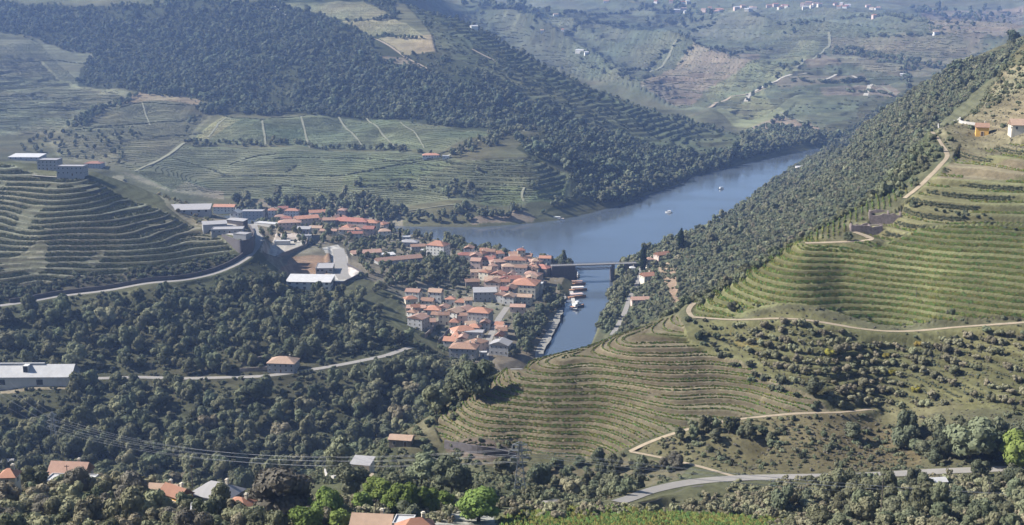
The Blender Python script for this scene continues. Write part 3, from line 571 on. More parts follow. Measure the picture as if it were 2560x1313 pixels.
HOUSES = [
# upper town
(562,513,26,11,6,2.6,-4,'gable','orange','cream','long orange roofed house behind the pale grey block at the upper town edge'),
(682,522,11,10,6,2.2,8,'hip','orange','white','small orange roofed house beside the pale grey block, first of the far row'),
(731,523,17,10,6.5,2.3,-5,'hip','orange','white','white house with bright orange hipped roof in the middle of the far row'),
(796,527,22,11,6,2.6,12,'gable','orange','cream','cream house with long orange roof closing the far row by the trees'),
(766,541,24,12,8,2.6,25,'gable','orange','pink','rose house under a large slanting orange roof in the upper town'),
(724,551,22,12,7.5,2.4,10,'hip','pink','pink','rose house with broad faded hipped roof in the upper town'),
(702,538,14,10,8,2.0,0,'hip','pink','pink','tall rose house squeezed behind the broad faded roof'),
(822,546,13,10,7,2.0,10,'gable','brown','grey','grey house with brown gable between orange roof and dark trees'),
(758,569,14,9,4,1.2,-3,'shed','grey','grey','low grey shed with sloping sheet roof above the terraced lot'),
(790,566,13,8,4.5,1.8,-8,'gable','tan','cream','small cream house with tan gable touching the grey shed'),
(822,574,17,7,4,1.6,-5,'gable','pink','cream','low cream row house with faded roof under the cypresses'),
(878,547,40,15,8,3.0,-14,'hip','red','pink','large rose building with long dull red roof behind two cypresses'),
(927,552,17,12,11,2.4,-10,'hip','orange','cream','tall cream block with small orange roof at the end of the long red roof'),
(868,571,16,8,6,1.6,-6,'gable','pink','white','white house with faded gable below the long dull red roof'),
(892,570,10,8,7,1.8,-6,'hip','orange','white','narrow white house with orange roof against the tall cream block'),
(915,627,27,10,4.5,2.4,20,'gable','pink','cream','long low building with faded roof above the pale yard'),
(960,635,20,8,4.2,.9,24,'shed','white','white','white roofed lean-to between the two long faded roofs'),
(996,643,42,11,5.5,2.4,25,'gable','pink','grey','very long warehouse with faded orange ridge roof by the dark garden trees'),
(1095,606,19,14,12,3.8,-24,'hip','orange','white','tall white house with bright orange hipped roof near the river'),
(1062,624,8,7,5,1.0,0,'flat','white','white','little white flat roofed annex beside the tall bright orange house'),
(1016,590,8,8,7,1.0,0,'flat','white','white','white cube house among the cypresses by the river'),
(1024,601,17,10,5,2.0,-8,'hip','grey','grey','grey house with grey hipped roof behind the very long warehouse'),
(1045,612,14,9,6,1.8,10,'gable','brown','grey','grey house with brown gable next to the little white annex'),
(1165,633,16,10,5,2.0,-6,'hip','red','white','white house with small red hipped roof by the riverside trees'),
# village by the bridge
(1214,645,15,9,6,2,-4,'gable','red','cream','cream house with thin red roof behind the village, near the riverside trees'),
(1243,650,14,9,7,2,14,'hip','pink','pink','rose house with faded hipped roof in the back row of the village'),
(1288,644,22,12,7,2.4,-8,'hip','orange','cream','broad cream house with pale orange roof at the back of the village'),
(1322,650,14,9,6,1.8,-16,'gable','pink','white','white house with faded roof beside the broad pale orange roof'),
(1271,661,12,10,8,2,4,'hip','tan','pink','rose house with tan roof in the heart of the village'),
(1303,664,11,9,9,2,-6,'gable','brown','white','white gabled house with brown roof in the heart of the village'),
(1356,664,15,12,7,2.6,-30,'hip','red','stone','stone house with deep red hipped roof at the bridge end'),
(1246,681,10,12,8,2.2,70,'gable','orange','pink','narrow rose house with orange gable on the village lane'),
(1234,700,11,13,9,2.2,75,'gable','brown','pink','tall rose house with brown roof on the village lane'),
(1263,693,9,12,8,2,80,'gable','red','pink','rose house with dull red roof behind the big orange roof'),
(1335,682,13,12,8,2.4,-20,'hip','pink','pink','rose house with faded roof joined to the back of the big orange roof'),
(1314,700,22,22,11,4.0,-14,'hip','orange','cream','biggest village house with broad bright orange roof above the quay'),
(1309,737,14,9,6,1.8,-10,'gable','tan','cream','low annex with tan roof in front of the biggest village house'),
(1345,708,8,12,9,.8,-10,'flat','white','white','plain white block on the quay side of the biggest village house'),
(1212,724,19,12,8,1.6,4,'shed','grey','grey','grey flat fronted building with sheet roof above the village lane'),
(1295,762,12,9,5,1.5,-6,'gable','pink','pink','little rose house on the lane below the tan annex'),
(1180,699,12,9,5,1.8,10,'gable','brown','stone','stone house with brown roof among the garden terraces'),
# lower village
(1034,724,12,9,6,2,-15,'gable','pink','white','white house with faded roof alone among garden terraces, the higher of two'),
(1026,742,10,8,5,2,20,'hip','orange','cream','cream house with orange roof alone among garden terraces, the lower of two'),
(1126,743,8,7,5,1.8,0,'hip','orange','white','tiny house with bright orange pyramid roof above the lower village'),
(1083,767,13,11,6,2.6,-8,'hip','orange','white','white house with orange hipped roof at the top of the walled garden'),
(1040,766,15,7,4,1,0,'shed','pink','grey','low grey outbuilding with faded lean-to roof at the village edge'),
(1046,789,11,13,9,2.2,62,'gable','pink','grey','tall grey house with faded roof at the foot of the outbuilding'),
(1112,781,7,6,5,.8,0,'flat','white','white','small white flat roofed hut by the walled garden'),
(1137,773,12,12,8,2.2,58,'gable','tan','white','white house with tan gable at the head of the walled garden'),
(1163,768,10,12,7,2.2,60,'gable','pink','pink','rose house with faded gable behind the tall orange roofed house'),
(1201,772,17,13,12,3.0,-16,'hip','orange','grey','tall grey house with pale orange hipped roof in the lower village'),
(1156,818,16,11,6,2.8,24,'hip','orange','pink','house with vivid red orange roof below the tall grey house'),
(1186,827,14,9,5,.9,-8,'flat','grey','grey','flat grey annex with terrace beside the vivid red orange roof'),
(1192,849,13,12,7,2.4,50,'hip','brown','pink','house with dark brown hipped roof on the lowest village lane'),
(1160,861,19,12,9,2.8,-10,'hip','brown','grey','wide grey house with dull brown roof at the bottom of the village'),
(1252,853,12,14,8,2.6,75,'gable','grey','grey','grey gable fronted house beside the quay trees'),
(1208,880,5,4,3,.4,0,'flat','white','white','small white kiosk at the bottom of the lowest village lane'),
# far bank of the small river
(1655,632,13,8,4.6,2.2,28,'gable','orange','pink','rose house with orange gable below the tall cypress on the far river bank'),
(1624,645,7,6,6.5,1.6,10,'hip','pink','cream','tall cream house next to the bank cypress'),
(1619,684,11,9,4.6,2.4,22,'gable','orange','cream','cream house with orange roof beside the pale bank road'),
(1600,744,14,8,3.2,1.8,4,'gable','pink','pink','low house with salmon roof at the bend of the pale bank road'),
(1581,667,5,5,4,1.2,0,'hip','white','white','tiny white hut at the bridge end of the bank road'),
# scattered
(708,896,18,13,6,3,-6,'hip','tan','grey','blue grey house with tan hipped roof beside the lower valley road'),
(2456,312,6.5,6,4.6,2.0,-16,'gable','brown','ochre','small ochre yellow house on the vineyard ridge'),
(2560,304,13,10,3.6,2.8,-10,'gable','tan','cream','big cream farmhouse with tan roof higher up the vineyard ridge'),
(1077,385,22,9,4,2.2,4,'hip','orange','white','farmhouse with orange roof among fields across the river'),
(1115,389,9,7,4,1,0,'flat','white','white','white shed beside the orange roofed farmhouse among fields'),
(236,405,22,14,6,2.4,-4,'hip','orange','grey','grey house with bright orange roof on top of the terraced hill'),
(180,414,24,12,8,.5,-2,'flat','grey','grey','long flat roofed grey block on the hilltop beside the orange roof'),
(124,398,18,14,9,.5,-2,'flat','grey','grey','square grey block with dark face on the hilltop beside the white hall'),
(1004,1090,9,6,2.8,1.0,-10,'gable','tan','stone','low stone farm building with tan roof at the tip of the terraced spur'),
]
for hs in HOUSES:
    house(*hs)
# foreground village
house(176,1165,11.5,7,4,3.0,-6,'gable','pink','pink','rose house with long salmon roof behind a dark round tree', wins=True)
house(178,1196,14,6,2.6,.5,-4,'flat','white','cream','low terrace building with pale flat roof below the salmon roofed house', door=False)
house(22,1178,4.6,4.6,7,1.8,4,'hip','orange','cream','narrow tower house with orange roof and pale cap beside the dark round tree')
house(20,1150,6,4,4,1.5,2,'gable','grey','grey','small grey roofed outhouse behind the narrow tower house', wins=False)
house(410,1216,8,5.5,3.4,1.8,-8,'gable','tan','ochre','ochre house with tan roof half hidden in shrubs')
house(440,1222,8,5,3.5,2.0,-35,'gable','orange','ochre','low wing with bright orange roof joined to the ochre house')
house(542,1216,12.5,9,4,3.0,-22,'hip','grey','grey','grey house with slate grey hipped roof at the edge of the dark ravine')
house(600,1250,7,6,3.5,1.8,-20,'hip','orange','white','small house with salmon hipped roof in front of the slate grey roof')
house(498,1266,3.6,3,4,1,10,'shed','white','white','narrow white hut buried in shrubs below the slate grey roof', wins=False)
house(932,1294,9.6,7,3.6,2.2,-6,'gable','tan','cream','big tan roofed house under the vivid green trees at the picture edge')
house(1040,1306,8.5,6,4,2.4,14,'hip','orange','white','white house with brick orange hipped roof beside the big tan roof')
house(1010,1300,4.5,5,4.4,.5,-6,'flat','white','white','small pale flat roofed link between tan and orange roofs', wins=False, door=False)
house(906,1150,7,6,4.5,1.0,-12,'shed','grey','cream','pale concrete barn by the gravel lane below the spur', wins=False)
house(2344,1196,4.5,3.5,2.6,.8,8,'gable','white','cream','little pale hut with white roof hidden in the thicket below the near road', wins=False, door=False)
# long white hall, hilltop hall, pale industrial roofs
o = house(62,922,64,17,5,6.0,1,'gable','white','white','very long hall with white sheet roof beside the lower valley road', name='long_hall', cat='hall', wins=False)
rf = [c for c in o.children if c.name.startswith('roof')][0]
link('dormer', bmesh_('dormer', [(-1.6, -5.5, 7, 1.6, 2.0, 11.6)], WALL['white']), rf, loc=(2.5, 0, 0)); link('skylight', bmesh_('skylight', [(-1.3, -.08, -2.2, 1.3, .05, 1.4)], M_PANE), rf, loc=(2.5, -5.52, 9.6))
link('ridge_vent', bmesh_('ridge_vent', [(-24, -.7, 10.9, 13, .7, 12.0)], ROOF['white']), rf)
link('door', bmesh_('door', [(-14, -8.62, 0, -10, -8.5, 3.4)], M_PANE), o); link('door', bmesh_('door', [(10, -8.62, 0, 14, -8.5, 3.4)], M_PANE), o)
for px, py, w, d, h, rs, yw, wk, lb in [(68,388,42,24,4.5,2.2,-3,'grey','wide hall with white roof on top of the terraced hill'),(472,517,38,18,4,2.4,8,'grey','wide workshop with pale grey roof at the upper end of the terraced hill'),(776,695,36,17,7,2.6,-4,'white','white roofed store on the slope below the pale yard'),
    (813,664,14,22,4,.8,4,'grey','grey flat roofed sheds beside the pale yard')]:
    house(px, py, w, d, h, rs, yw, 'shed' if rs > 1 else 'flat', 'white' if wk != 'grey' or py < 450 else 'grey', wk, lb, name='hall', cat='hall', win=(2.0, 1.6))
o = house(632,526,26,14,13,.6,0,'flat','grey','grey','tall pale grey apartment block at the upper town edge', name='apartment_block', cat='apartment block')
house(590,527,10,8,9,2.6,82,'gable','white','white','white gable fronted house leaning against the pale grey apartment block')
house(570,570,26,14,3,.5,6,'flat','grey','grey','low pale workshop on the levelled yard above the road bend', name='workshop', cat='workshop')
house(606,583,12,9,4,.5,-20,'flat','grey','grey','small dark workshop on the levelled yard above the road bend', name='workshop', cat='workshop', wins=False)
house(668,557,26,9,3.5,.4,-22,'flat','white','white','long thin white roofed shed beside the road bend', name='shed', cat='shed', wins=False)
house(536,556,20,10,4,1.4,18,'shed','grey','grey','grey sheet roofed shed below the hilltop workshop', name='shed', cat='shed', wins=False)
house(593,548,18,6,4,1.2,-28,'shed','grey','dark','dark long shed with grey roof pointing at the road bend', name='shed', cat='shed', wins=False)
house(706,602,14,6,3.2,.5,4,'flat','white','white','white hut on the terraced lot inside the road bend', name='shed', cat='shed', wins=False)
house(765,588,10,5,3.2,.5,4,'flat','white','white','white shed at the far corner of the terraced lot', name='shed', cat='shed', wins=False)
house(2000,416,12,6,4,1,20,'shed','white','white','white boathouse on the forested bank far up the river', name='boathouse', cat='boathouse')
# far hill farms and village
FARH = [(1450,126,22,9),(1466,131,10,8),(1355,76,9,8),(1407,74,8,7),(1185,66,14,8),(1390,36,16,8),(1515,3,18,8),(2257,186,12,7),(2340,80,16,8)]
for i, (px, py, w, d) in enumerate(FARH):
    x, y, z = cast(px, py, 4); house_at((x, y, z-.2), w, d, 4.5, 2, (i*37) % 50-25, 'gable', ('orange', 'white', 'tan')[i % 3] if i else 'white', 'white', 'lone small pale farm building on the hazy slopes beyond the river', name='farm_building', cat='farm building', group='lone farm buildings on the far slopes', wins=False)
for i in range(46):
    px = 1640+560*((i*.618+.13*math.sin(i*2.1)) % 1); py = 4+26*((i*.387) % 1)**1.4+max(0, (px-2050)*.09); x, y, z = cast(px, py, 5)
    house_at((x, y, z-.2), 13+(i % 4)*3, 10, 6+(i % 3), 2.4, (i*53) % 70-35, 'gable', ('orange', 'pink', 'tan', 'white', 'red')[i % 5], ('white', 'cream', 'pink')[i % 3], 'tiny pale house in the hazy village along the farthest ridge', name='village_house', cat='house', group='houses of the far ridge village', wins=False)
# more houses of the packed village quarters
def fill(L, s, label, group, n, cols, hh, sz):
    P = pts(L); k = 0; rr = random.Random(len(label))
    for t in range(900):
        if k >= n: break
        x = rr.uniform(P[:, 0].min(), P[:, 0].max()); y = rr.uniform(P[:, 1].min(), P[:, 1].max())
        if not inpoly(P, np.array([x]), np.array([y]))[0]: continue
        w, d = rr.uniform(*sz), rr.uniform(sz[0]*.8, sz[1]*.8)
        if any(math.hypot(x-f[0], y-f[1]) < (.5*max(f[3], f[4])+.5*max(w, d))*s for f in FOOT) or ROADMASK[tuple(int(round(float(v[0]))) for v in gidx(np.array([x]), np.array([y])))] > .2: continue
        house_at((x, y, float(Hq(x, y))-.15), w, d, rr.uniform(*hh), rr.uniform(1.7, 2.5), rr.choice((-14, -8, 4, 12, 62, 74, 82)), rr.choice(('hip', 'gable', 'gable')), rr.choice(cols[0]), rr.choice(cols[1]), label, group=group); k += 1
fill([(1170,640),(1300,645),(1375,662),(1365,700),(1330,745),(1290,790),(1230,775),(1190,710)], .64, 'ordinary small house packed into the lanes of the bridge village', 'small houses of the bridge village', 42, (('pink', 'brown', 'red', 'orange', 'tan'), ('white', 'cream', 'pink', 'grey')), (4.5, 10), (6.5, 13))
fill([(1010,755),(1120,745),(1200,750),(1275,800),(1265,860),(1225,895),(1120,880),(1110,830),(1030,815)], .66, 'ordinary small house packed into the lanes of the lower village', 'small houses of the lower village', 26, (('pink', 'brown', 'orange', 'tan'), ('white', 'cream', 'pink', 'grey')), (5, 8), (6, 11))
fill([(670,528),(820,530),(960,545),(1040,590),(1030,625),(930,610),(860,600),(760,575),(690,560)], .8, 'ordinary house with tiled roof among the crowded roofs of the upper town', 'ordinary houses of the upper town', 26, (('orange', 'pink', 'pink', 'tan', 'red'), ('white', 'cream', 'pink')), (5, 8), (9, 15))
# walls
def wall_along(L, h, m, label, top=None, th=.7, name='retaining_wall', cat='retaining wall', P=None, below=3.0):
    Q = pts(L) if P is None else np.asarray(P); Q = resample(Q, 2.0); Q[:, 2] = Hq(Q[:, 0], Q[:, 1]); t = np.gradient(Q[:, :2], axis=0); t /= np.hypot(t[:, 0], t[:, 1])[:, None]; n = np.stack([-t[:, 1], t[:, 0]], 1)
    tp = Q[:, 2]+h if top is None else np.full(len(Q), top); tp = tp+.12*vnoise(np.arange(len(Q))/2., np.zeros(len(Q)), 3); V = []
    for s, zz in ((-1, Q[:, 2]-below), (-1, tp), (1, tp), (1, Q[:, 2]-below)): V.append(np.concatenate([Q[:, :2]+n*th/2*s, zz[:, None]], 1))
    V = np.stack(V, 1).reshape(-1, 3); F = []
    for i in range(len(Q)-1):
        for k in range(3): F.append([4*i+k, 4*i+k+1, 4*i+4+k+1, 4*i+4+k])
    F += [[0, 1, 2, 3], [4*len(Q)-1, 4*len(Q)-2, 4*len(Q)-3, 4*len(Q)-4]]
    return link(name, mesh(name, V, F, [m]), label=label, cat=cat)
wall_along(None, 0, WALL['dark'], 'high dark retaining wall curving inside the road bend', top=YARDZ+.6, P=YARDP[[0, 6, 5, 4, 3, 2]], below=9)
wall_along(None, 0, WALL['dark'], 'dark retaining wall under the pale yard', top=WHITEZ+.5, P=WHITEP[[5, 4, 3, 2]], below=8)
wall_along(None, 0, WALL['stone'], 'long shaded wall under the terraced lot inside the road bend', top=TERZ+.6, P=TERP[[0, 4, 3, 2]], below=8)
wall_along([(1602,1258),(1700,1226),(1790,1212)], 0, WALL['dark'], 'dark stone wall holding up the broad near road', top=None, P=None, below=4)
wall_along([(600,931),(640,930),(672,925)], 2.6, WALL['stone'], 'broken stone wall beside the blue grey house on the lower road', below=2)
wall_along([(605,915),(640,906),(668,898)], 3.2, WALL['stone'], 'ruined stone wall on the slope behind the blue grey house', below=2)
wall_along([(1062,846),(1085,822),(1110,795),(1128,786)], 3.4, WALL['stone'], 'tall wall along the uphill side of the walled garden', below=2)
wall_along([(1096,858),(1118,835),(1140,806)], 2.6, WALL['dark'], 'dark wall along the downhill side of the walled garden', below=2)
wall_along([(2345,312),(2400,310),(2440,314)], 1.5, M_CONC, 'long pale wall running up to the small ochre house', below=1)
wall_along([(2385,306),(2400,305)], 2.0, M_CONC, 'short pale wall above the long pale wall on the ridge', below=1)
wall_along([(1112,1120),(1190,1138),(1290,1155)], 3.2, WALL['dark'], 'dark stacked stone wall at the foot of the terraced spur', below=3)
wall_along([(20,966),(120,964),(178,958)], 1.6, WALL['cream'], 'pale low wall in front of the very long white hall', below=2)
wall_along([(1500,780+40),(1508,805)], .1, WALL['stone'], 'stone landing step at the water below the bank trees', below=1)
wall_along([(805,1172),(815,1190),(835,1198),(858,1190)], 1.0, M_CONC, 'curved white parapet round the pale paved bend above the ravine', below=1)
Q = RP['upper']; t = np.gradient(Q[:, :2], axis=0); t /= np.hypot(t[:, 0], t[:, 1])[:, None]; n = np.stack([-t[:, 1], t[:, 0]], 1); k = int(len(Q)*.66)
wall_along(None, 3.2, WALL['dark'], 'long wall in shade-dark colour along the uphill side of the upper valley road', P=np.concatenate([Q[:, :2]+n*4.2, Q[:, 2:]], 1)[8:k], below=2)  # wall gives the road bank its shade, put into the dark colour
# the ruin on the vineyard hill
def ruin(px, py, w, d, h, yaw, label):
    x, y, z = cast(px, py, h*.5); root = link('ruin', None, label=label, cat='ruin', loc=(x, y, z-.3), rz=R(yaw)); rr = random.Random(int(px))
    for (x0, y0, x1, y1) in ((-w/2, -d/2, w/2, -d/2), (w/2, -d/2+.6, w/2, d/2-.6), (w/2, d/2, -w/2, d/2), (-w/2, d/2-.6, -w/2, -d/2+.6), (w*.1, -d/2+.6, w*.1, d/2-.6)):
        n = 9; V, F = [], []; L = math.hypot(x1-x0, y1-y0); ux, uy = (x1-x0)/L, (y1-y0)/L; nx, ny = -uy*.35, ux*.35
        for i in range(n+1):
            t = i/n; hh = h*(.55+.45*rr.random()); cx, cy = x0+(x1-x0)*t, y0+(y1-y0)*t
            V += [(cx-nx, cy-ny, -3), (cx-nx, cy-ny, hh), (cx+nx, cy+ny, hh), (cx+nx, cy+ny, -3)]
        for i in range(n):
            for k in range(3): F.append([4*i+k, 4*i+k+1, 4*i+5+k, 4*i+4+k])
        F += [[0, 1, 2, 3], [4*n+3, 4*n+2, 4*n+1, 4*n]]
        link('wall', mesh('wall', V, F, [WALL['ruin']]), root)
    FOOT.append((x, y, max(w, d)*.6, w, d, R(yaw)))
ruin(2212, 538, 14, 9, 4.8, -14, 'larger roofless ruin of brown stone on the vineyard hill')
ruin(2165, 567, 14, 6, 3.6, -8, 'lower roofless ruin of brown stone above the pale vineyard track')
# ---------------------------------------------------------------- bridge
bl = np.array(PT(1378, 666, 1112)); br_ = np.array(PT(1590, 657, 1124)); DZ = 15.5; Lb = math.hypot(*(br_-bl)[:2])
root = link('bridge', None, label='grey steel girder bridge over the mouth of the small river', cat='bridge', loc=(bl[0], bl[1], 0), rz=math.atan2(br_[1]-bl[1], br_[0]-bl[0])); M_BR = mat('bridge_paint', (.2, .185, .19), noise=.1, scale=.5)
xl = Lb*(1436-1378)/212; xr = Lb*(1530-1378)/212
link('deck', bmesh_('deck', [(0, -3, DZ, Lb, 3, DZ+.6)], mat('bridge_deck', (.22, .21, .2), noise=.1)), root)
for yy in (-2.9, 2.9):
    L = [(xl, yy-.2, DZ-.35, xr, yy+.2, DZ-.02), (xl, yy-.2, DZ-4.4, xr, yy+.2, DZ-3.7)]; n = 8
    V, F = boxes(L)
    for i in range(n+1): xx = xl+(xr-xl)*i/n; limb(V, F, (xx, yy, DZ-3.9), (xx, yy, DZ-.2), .16, .16, 4)
    for i in range(n): xx = xl+(xr-xl)*i/n; x2 = xl+(xr-xl)*(i+1)/n; limb(V, F, (xx, yy, DZ-3.9 if i < n/2 else DZ-.3), (x2, yy, DZ-.3 if i < n/2 else DZ-3.9), .13, .13, 4); limb(V, F, (xx, yy, DZ-.3 if i < n/2 else DZ-3.9), (x2, yy, DZ-3.9 if i < n/2 else DZ-.3), .1, .1, 4)
    link('girder', mesh('girder', V, F, [M_BR]), root)
    V, F = boxes([(0, yy-.05, DZ+1.5, Lb, yy+.05, DZ+1.65), (0, yy-.04, DZ+1.05, Lb, yy+.04, DZ+1.13)])
    for i in range(41): limb(V, F, (Lb*i/40, yy, DZ+.55), (Lb*i/40, yy, DZ+1.55), .07, .07, 4)
    link('railing', mesh('railing', V, F, [M_BR]), root)
link('abutment', bmesh_('abutment', [(0, -4, -3, xl-.2, 4, DZ-.02), (xl-.2, -4, -3, xl+1.6, 4, DZ-4.42)], WALL['dark']), root)
link('pier', bmesh_('pier', [(xr-1.2, -4, -3, xr+1.6, 4, DZ-4.42), (xr+.1, -4, DZ-4.4, xr+1.6, 4, DZ-.02)], WALL['dark']), root)
link('approach', bmesh_('approach', [(xr+12, -2.4, -2, Lb, 2.4, DZ-.02)], WALL['dark']), root)
FOOT.append((bl[0]+(br_-bl)[0]*.75, bl[1], 4, Lb*.5, 9, 0)); FOOT.append((bl[0]+8, bl[1], 4, 26, 9, 0))
# ---------------------------------------------------------------- boats
def hull_mesh(L, B, D, m, m2):
    V = []; n = 12
    for i in range(n+1):
        t = i/n; b = B/2*(1-max(0, (t-.45)/.55)**2.2)*(.82+.18*min(1, t*6)); sh = D*(1+.35*t**3)
        V += [(t*L-L/2, -b, sh), (t*L-L/2, -b*.75, -.3), (t*L-L/2, b*.75, -.3), (t*L-L/2, b, sh), (t*L-L/2, b*.9, sh-.25), (t*L-L/2, -b*.9, sh-.25)]
    F, mi = [], []
    for i in range(n):
        for k in range(6): F.append([6*i+k, 6*i+(k+1) % 6, 6*i+6+(k+1) % 6, 6*i+6+k]); mi.append(1 if k == 4 else 0)
    F += [[0, 5, 4, 3, 2, 1], [6*n+k for k in range(6)]]; mi += [0, 0]
    return mesh('hull', V, F, [m, m2], mi)
M_WH = mat('white_boat_paint', (.75, .75, .74), rough=.4); M_NV = mat('navy_boat_paint', (.03, .04, .08), rough=.4); M_WD = mat('boat_wood', (.30, .17, .10), noise=.15, scale=2); M_CAN = mat('boat_canopy', (.55, .42, .38), noise=.05, stripe=('X', 1.2, .3))
def boat(px, py, L, B, yaw, hm, cab, label, can=None, loc=None):
    x, y = Z0(px, py) if loc is None else loc
    r = link('boat', None, label=label, cat='boat', loc=(x, y, 0.05), rz=R(yaw)); D = .28*B
    link('hull', hull_mesh(L, B, D, hm, M_WD), r)
    if cab:
        c = link('cabin', bmesh_('cabin', [(-L*.28, -B*.34, D-.2, L*.18, B*.34, D+1.9), (-L*.22, -B*.28, D+1.9, L*.08, B*.28, D+2.0)], M_WH), r); link('window', bmesh_('window', [(-L*.26, -B*.345, D+.8, L*.16, B*.345, D+1.4)], M_PANE), c)
        if cab > 1: link('wheelhouse', bmesh_('wheelhouse', [(-L*.1, -B*.22, D+2.02, L*.06, B*.22, D+3.8)], M_WH), r)
    if can:
        V, F = boxes([(-L*.36, -B*.45, D+2.1, L*.3, B*.45, D+2.25)])
        for a in (-.33, -.05, .27):
            for b in (-.42, .42): limb(V, F, (L*a, B*b, D-.2), (L*a, B*b, D+2.12), .06, .06, 4)
        link('canopy', mesh('canopy', V, F, [can]), r)
    return r
boat(1444,768,15,5.2,38,M_NV,2,'boat with dark navy hull and white cabin moored at the pontoon end')
boat(1443,744,17,5,22,M_WD,0,'wooden tour boat with striped canopy nearest the navy boat',can=M_CAN)
boat(1445,727,17,5,12,M_WD,0,'wooden tour boat with pale canopy between two moored boats',can=mat('pale_canopy', (.6, .55, .5)))
boat(1444,712,15,5,8,M_WD,0,'wooden tour boat with brown canopy nearest the bridge',can=mat('brown_canopy', (.3, .2, .16)))
boat(1443,693,14,4.4,70,M_WH,2,'white cabin boat moored under the bridge')
boat(1672,532,9,3,160,M_WH,1,'tiny white motor boat on the broad river, nearer of two')
boat(1802,473,9,3,200,M_WH,1,'tiny white motor boat on the broad river, farther of two')
boat(1389,549,20,5,176,M_WH,1,'long white boat moored under the trees of the far river bank')
wk_m = mat('wake_foam', (.5, .55, .58), rough=.6)
r = link('pontoon', None, label='narrow floating pontoon with gangway beside the moored boats', cat='pontoon', loc=(*Z0(1431, 742), 0)); link('platform', bmesh_('platform', [(-1.6, -48, -.2, 1.6, 52, .55)], M_CONC), r); link('gangway', bmesh_('gangway', [(-9, -20, .6, -1.6, -18, .8), (-9, 14, .6, -1.6, 16, .8)], M_METAL), r)
V, F = [], []
for yy in (-44, -22, 0, 22, 46): limb(V, F, (1.9, yy, -2), (1.9, yy, 2.6), .18, .18, 6)
link('mooring_posts', mesh('mooring_posts', V, F, [M_METAL]), r)['kind'] = 'stuff'
# ---------------------------------------------------------------- pylons, poles and cables
def pylon(loc, H, base, arms, label, sc=1.0):
    r = link('pylon', None, label=label, cat='pylon', loc=loc); V, F = [], []; th = .18*sc; n = 9
    wz = lambda t: base/2*(1-t)**1.3+.35*sc
    for i in range(n):
        t0, t1 = i/n, (i+1)/n; a, b = wz(t0), wz(t1); z0, z1 = H*t0-(.6 if i == 0 else 0), H*t1
        for sx, sy in ((-1,-1),(1,-1),(1,1),(-1,1)):
            limb(V, F, (sx*a, sy*a, z0), (sx*b, sy*b, z1), th, th, 4); q = (-sy, sx)
            limb(V, F, (sx*a, sy*a, z0), (q[0]*b, q[1]*b, z1), th*.6, th*.6, 4)
    link('mast', mesh('mast', V, F, [M_METAL]), r); tips = []
    for zt, ln in arms:
        V, F = [], []; z = H*zt; k = wz(zt)
        for s in (-1, 1):
            limb(V, F, (s*k*.5, -.3*sc, z), (s*ln, 0, z+.1), th*.8, th*.5, 4); limb(V, F, (s*k*.5, .3*sc, z), (s*ln, 0, z+.1), th*.8, th*.5, 4); limb(V, F, (s*k*.5, 0, z+1.1*sc), (s*ln, 0, z+.1), th*.8, th*.5, 4)
            limb(V, F, (s*ln, 0, z), (s*ln, 0, z-1.1*sc), .14*sc, .14*sc, 6); tips.append((loc[0]+s*ln, loc[1], loc[2]+z-1.1*sc))
        link('crossarm', mesh('crossarm', V, F, [M_METAL]), r)
    return tips
xA, yA, zA = cast(138, 1135); tA = pylon((xA, yA, zA), 25, 4.4, ((.66, 3.6), (.80, 3.2), (.93, 2.6)), 'tall lattice pylon standing in the ravine woods below the long white hall', 1.15)
xB, yB, zB = cast(1300, 1233); tB = pylon((xB, yB, zB), 16.5, 3.0, ((.70, 3.0), (.84, 3.4), (.95, 2.4)), 'lattice pylon in front of the terraced spur', 1.0)
M_CAB = mat('cable_aluminium', (.30, .31, .33), rough=.5)
def cable(a, b, sag, label, group, rad=.03):
    V, F = [], []; n = 28; P = [Vector(a).lerp(Vector(b), i/n)-Vector((0, 0, sag*4*(i/n)*(1-i/n))) for i in range(n+1)]
    for i in range(n):
        limb(V, F, P[i], P[i+1], rad, rad, 4); F.pop()
    link('power_cable', mesh('power_cable', V, F, [M_CAB]), label=label, cat='power cable', group=group)
for i in range(6):
    cable(tA[i], tB[i], 9+i*.4, 'thin power cable sagging from the ravine pylon to the pylon by the terraced spur', 'cables between the two pylons')
    cable((-520+i*8, 760+i*6, 150+i*2.5), tA[i], 10, 'thin power cable running from the picture edge to the ravine pylon', 'cables beyond the ravine pylon')
    cable(tB[i], (300+(i % 2)*5, 330, zB+7+(i//2)*2.2), 5+.5*i, 'thin power cable leading from the spur pylon along the near road valley', 'cables along the near road valley', .04)
M_POLE = mat('pole_wood', (.10, .085, .075), noise=.2, scale=2)
def pole(px, py, H, label, arm=1.4):
    x, y, z = cast(px, py); r = link('utility_pole', None, label=label, cat='utility pole', loc=(x, y, z)); V, F = [], []; limb(V, F, (0, 0, -.8), (0, 0, H), .16, .10, 7); link('post', mesh('post', V, F, [M_POLE]), r)
    link('crossarm', bmesh_('crossarm', [(-arm/2, -.07, H-.5, arm/2, .07, H-.36)], M_POLE), r); V, F = [], []
    for s in (-.45, 0, .45): limb(V, F, (s*arm, 0, H-.36), (s*arm, 0, H-.08), .06, .05, 6)
    link('insulators', mesh('insulators', V, F, [M_CONC]), r)['kind'] = 'stuff'
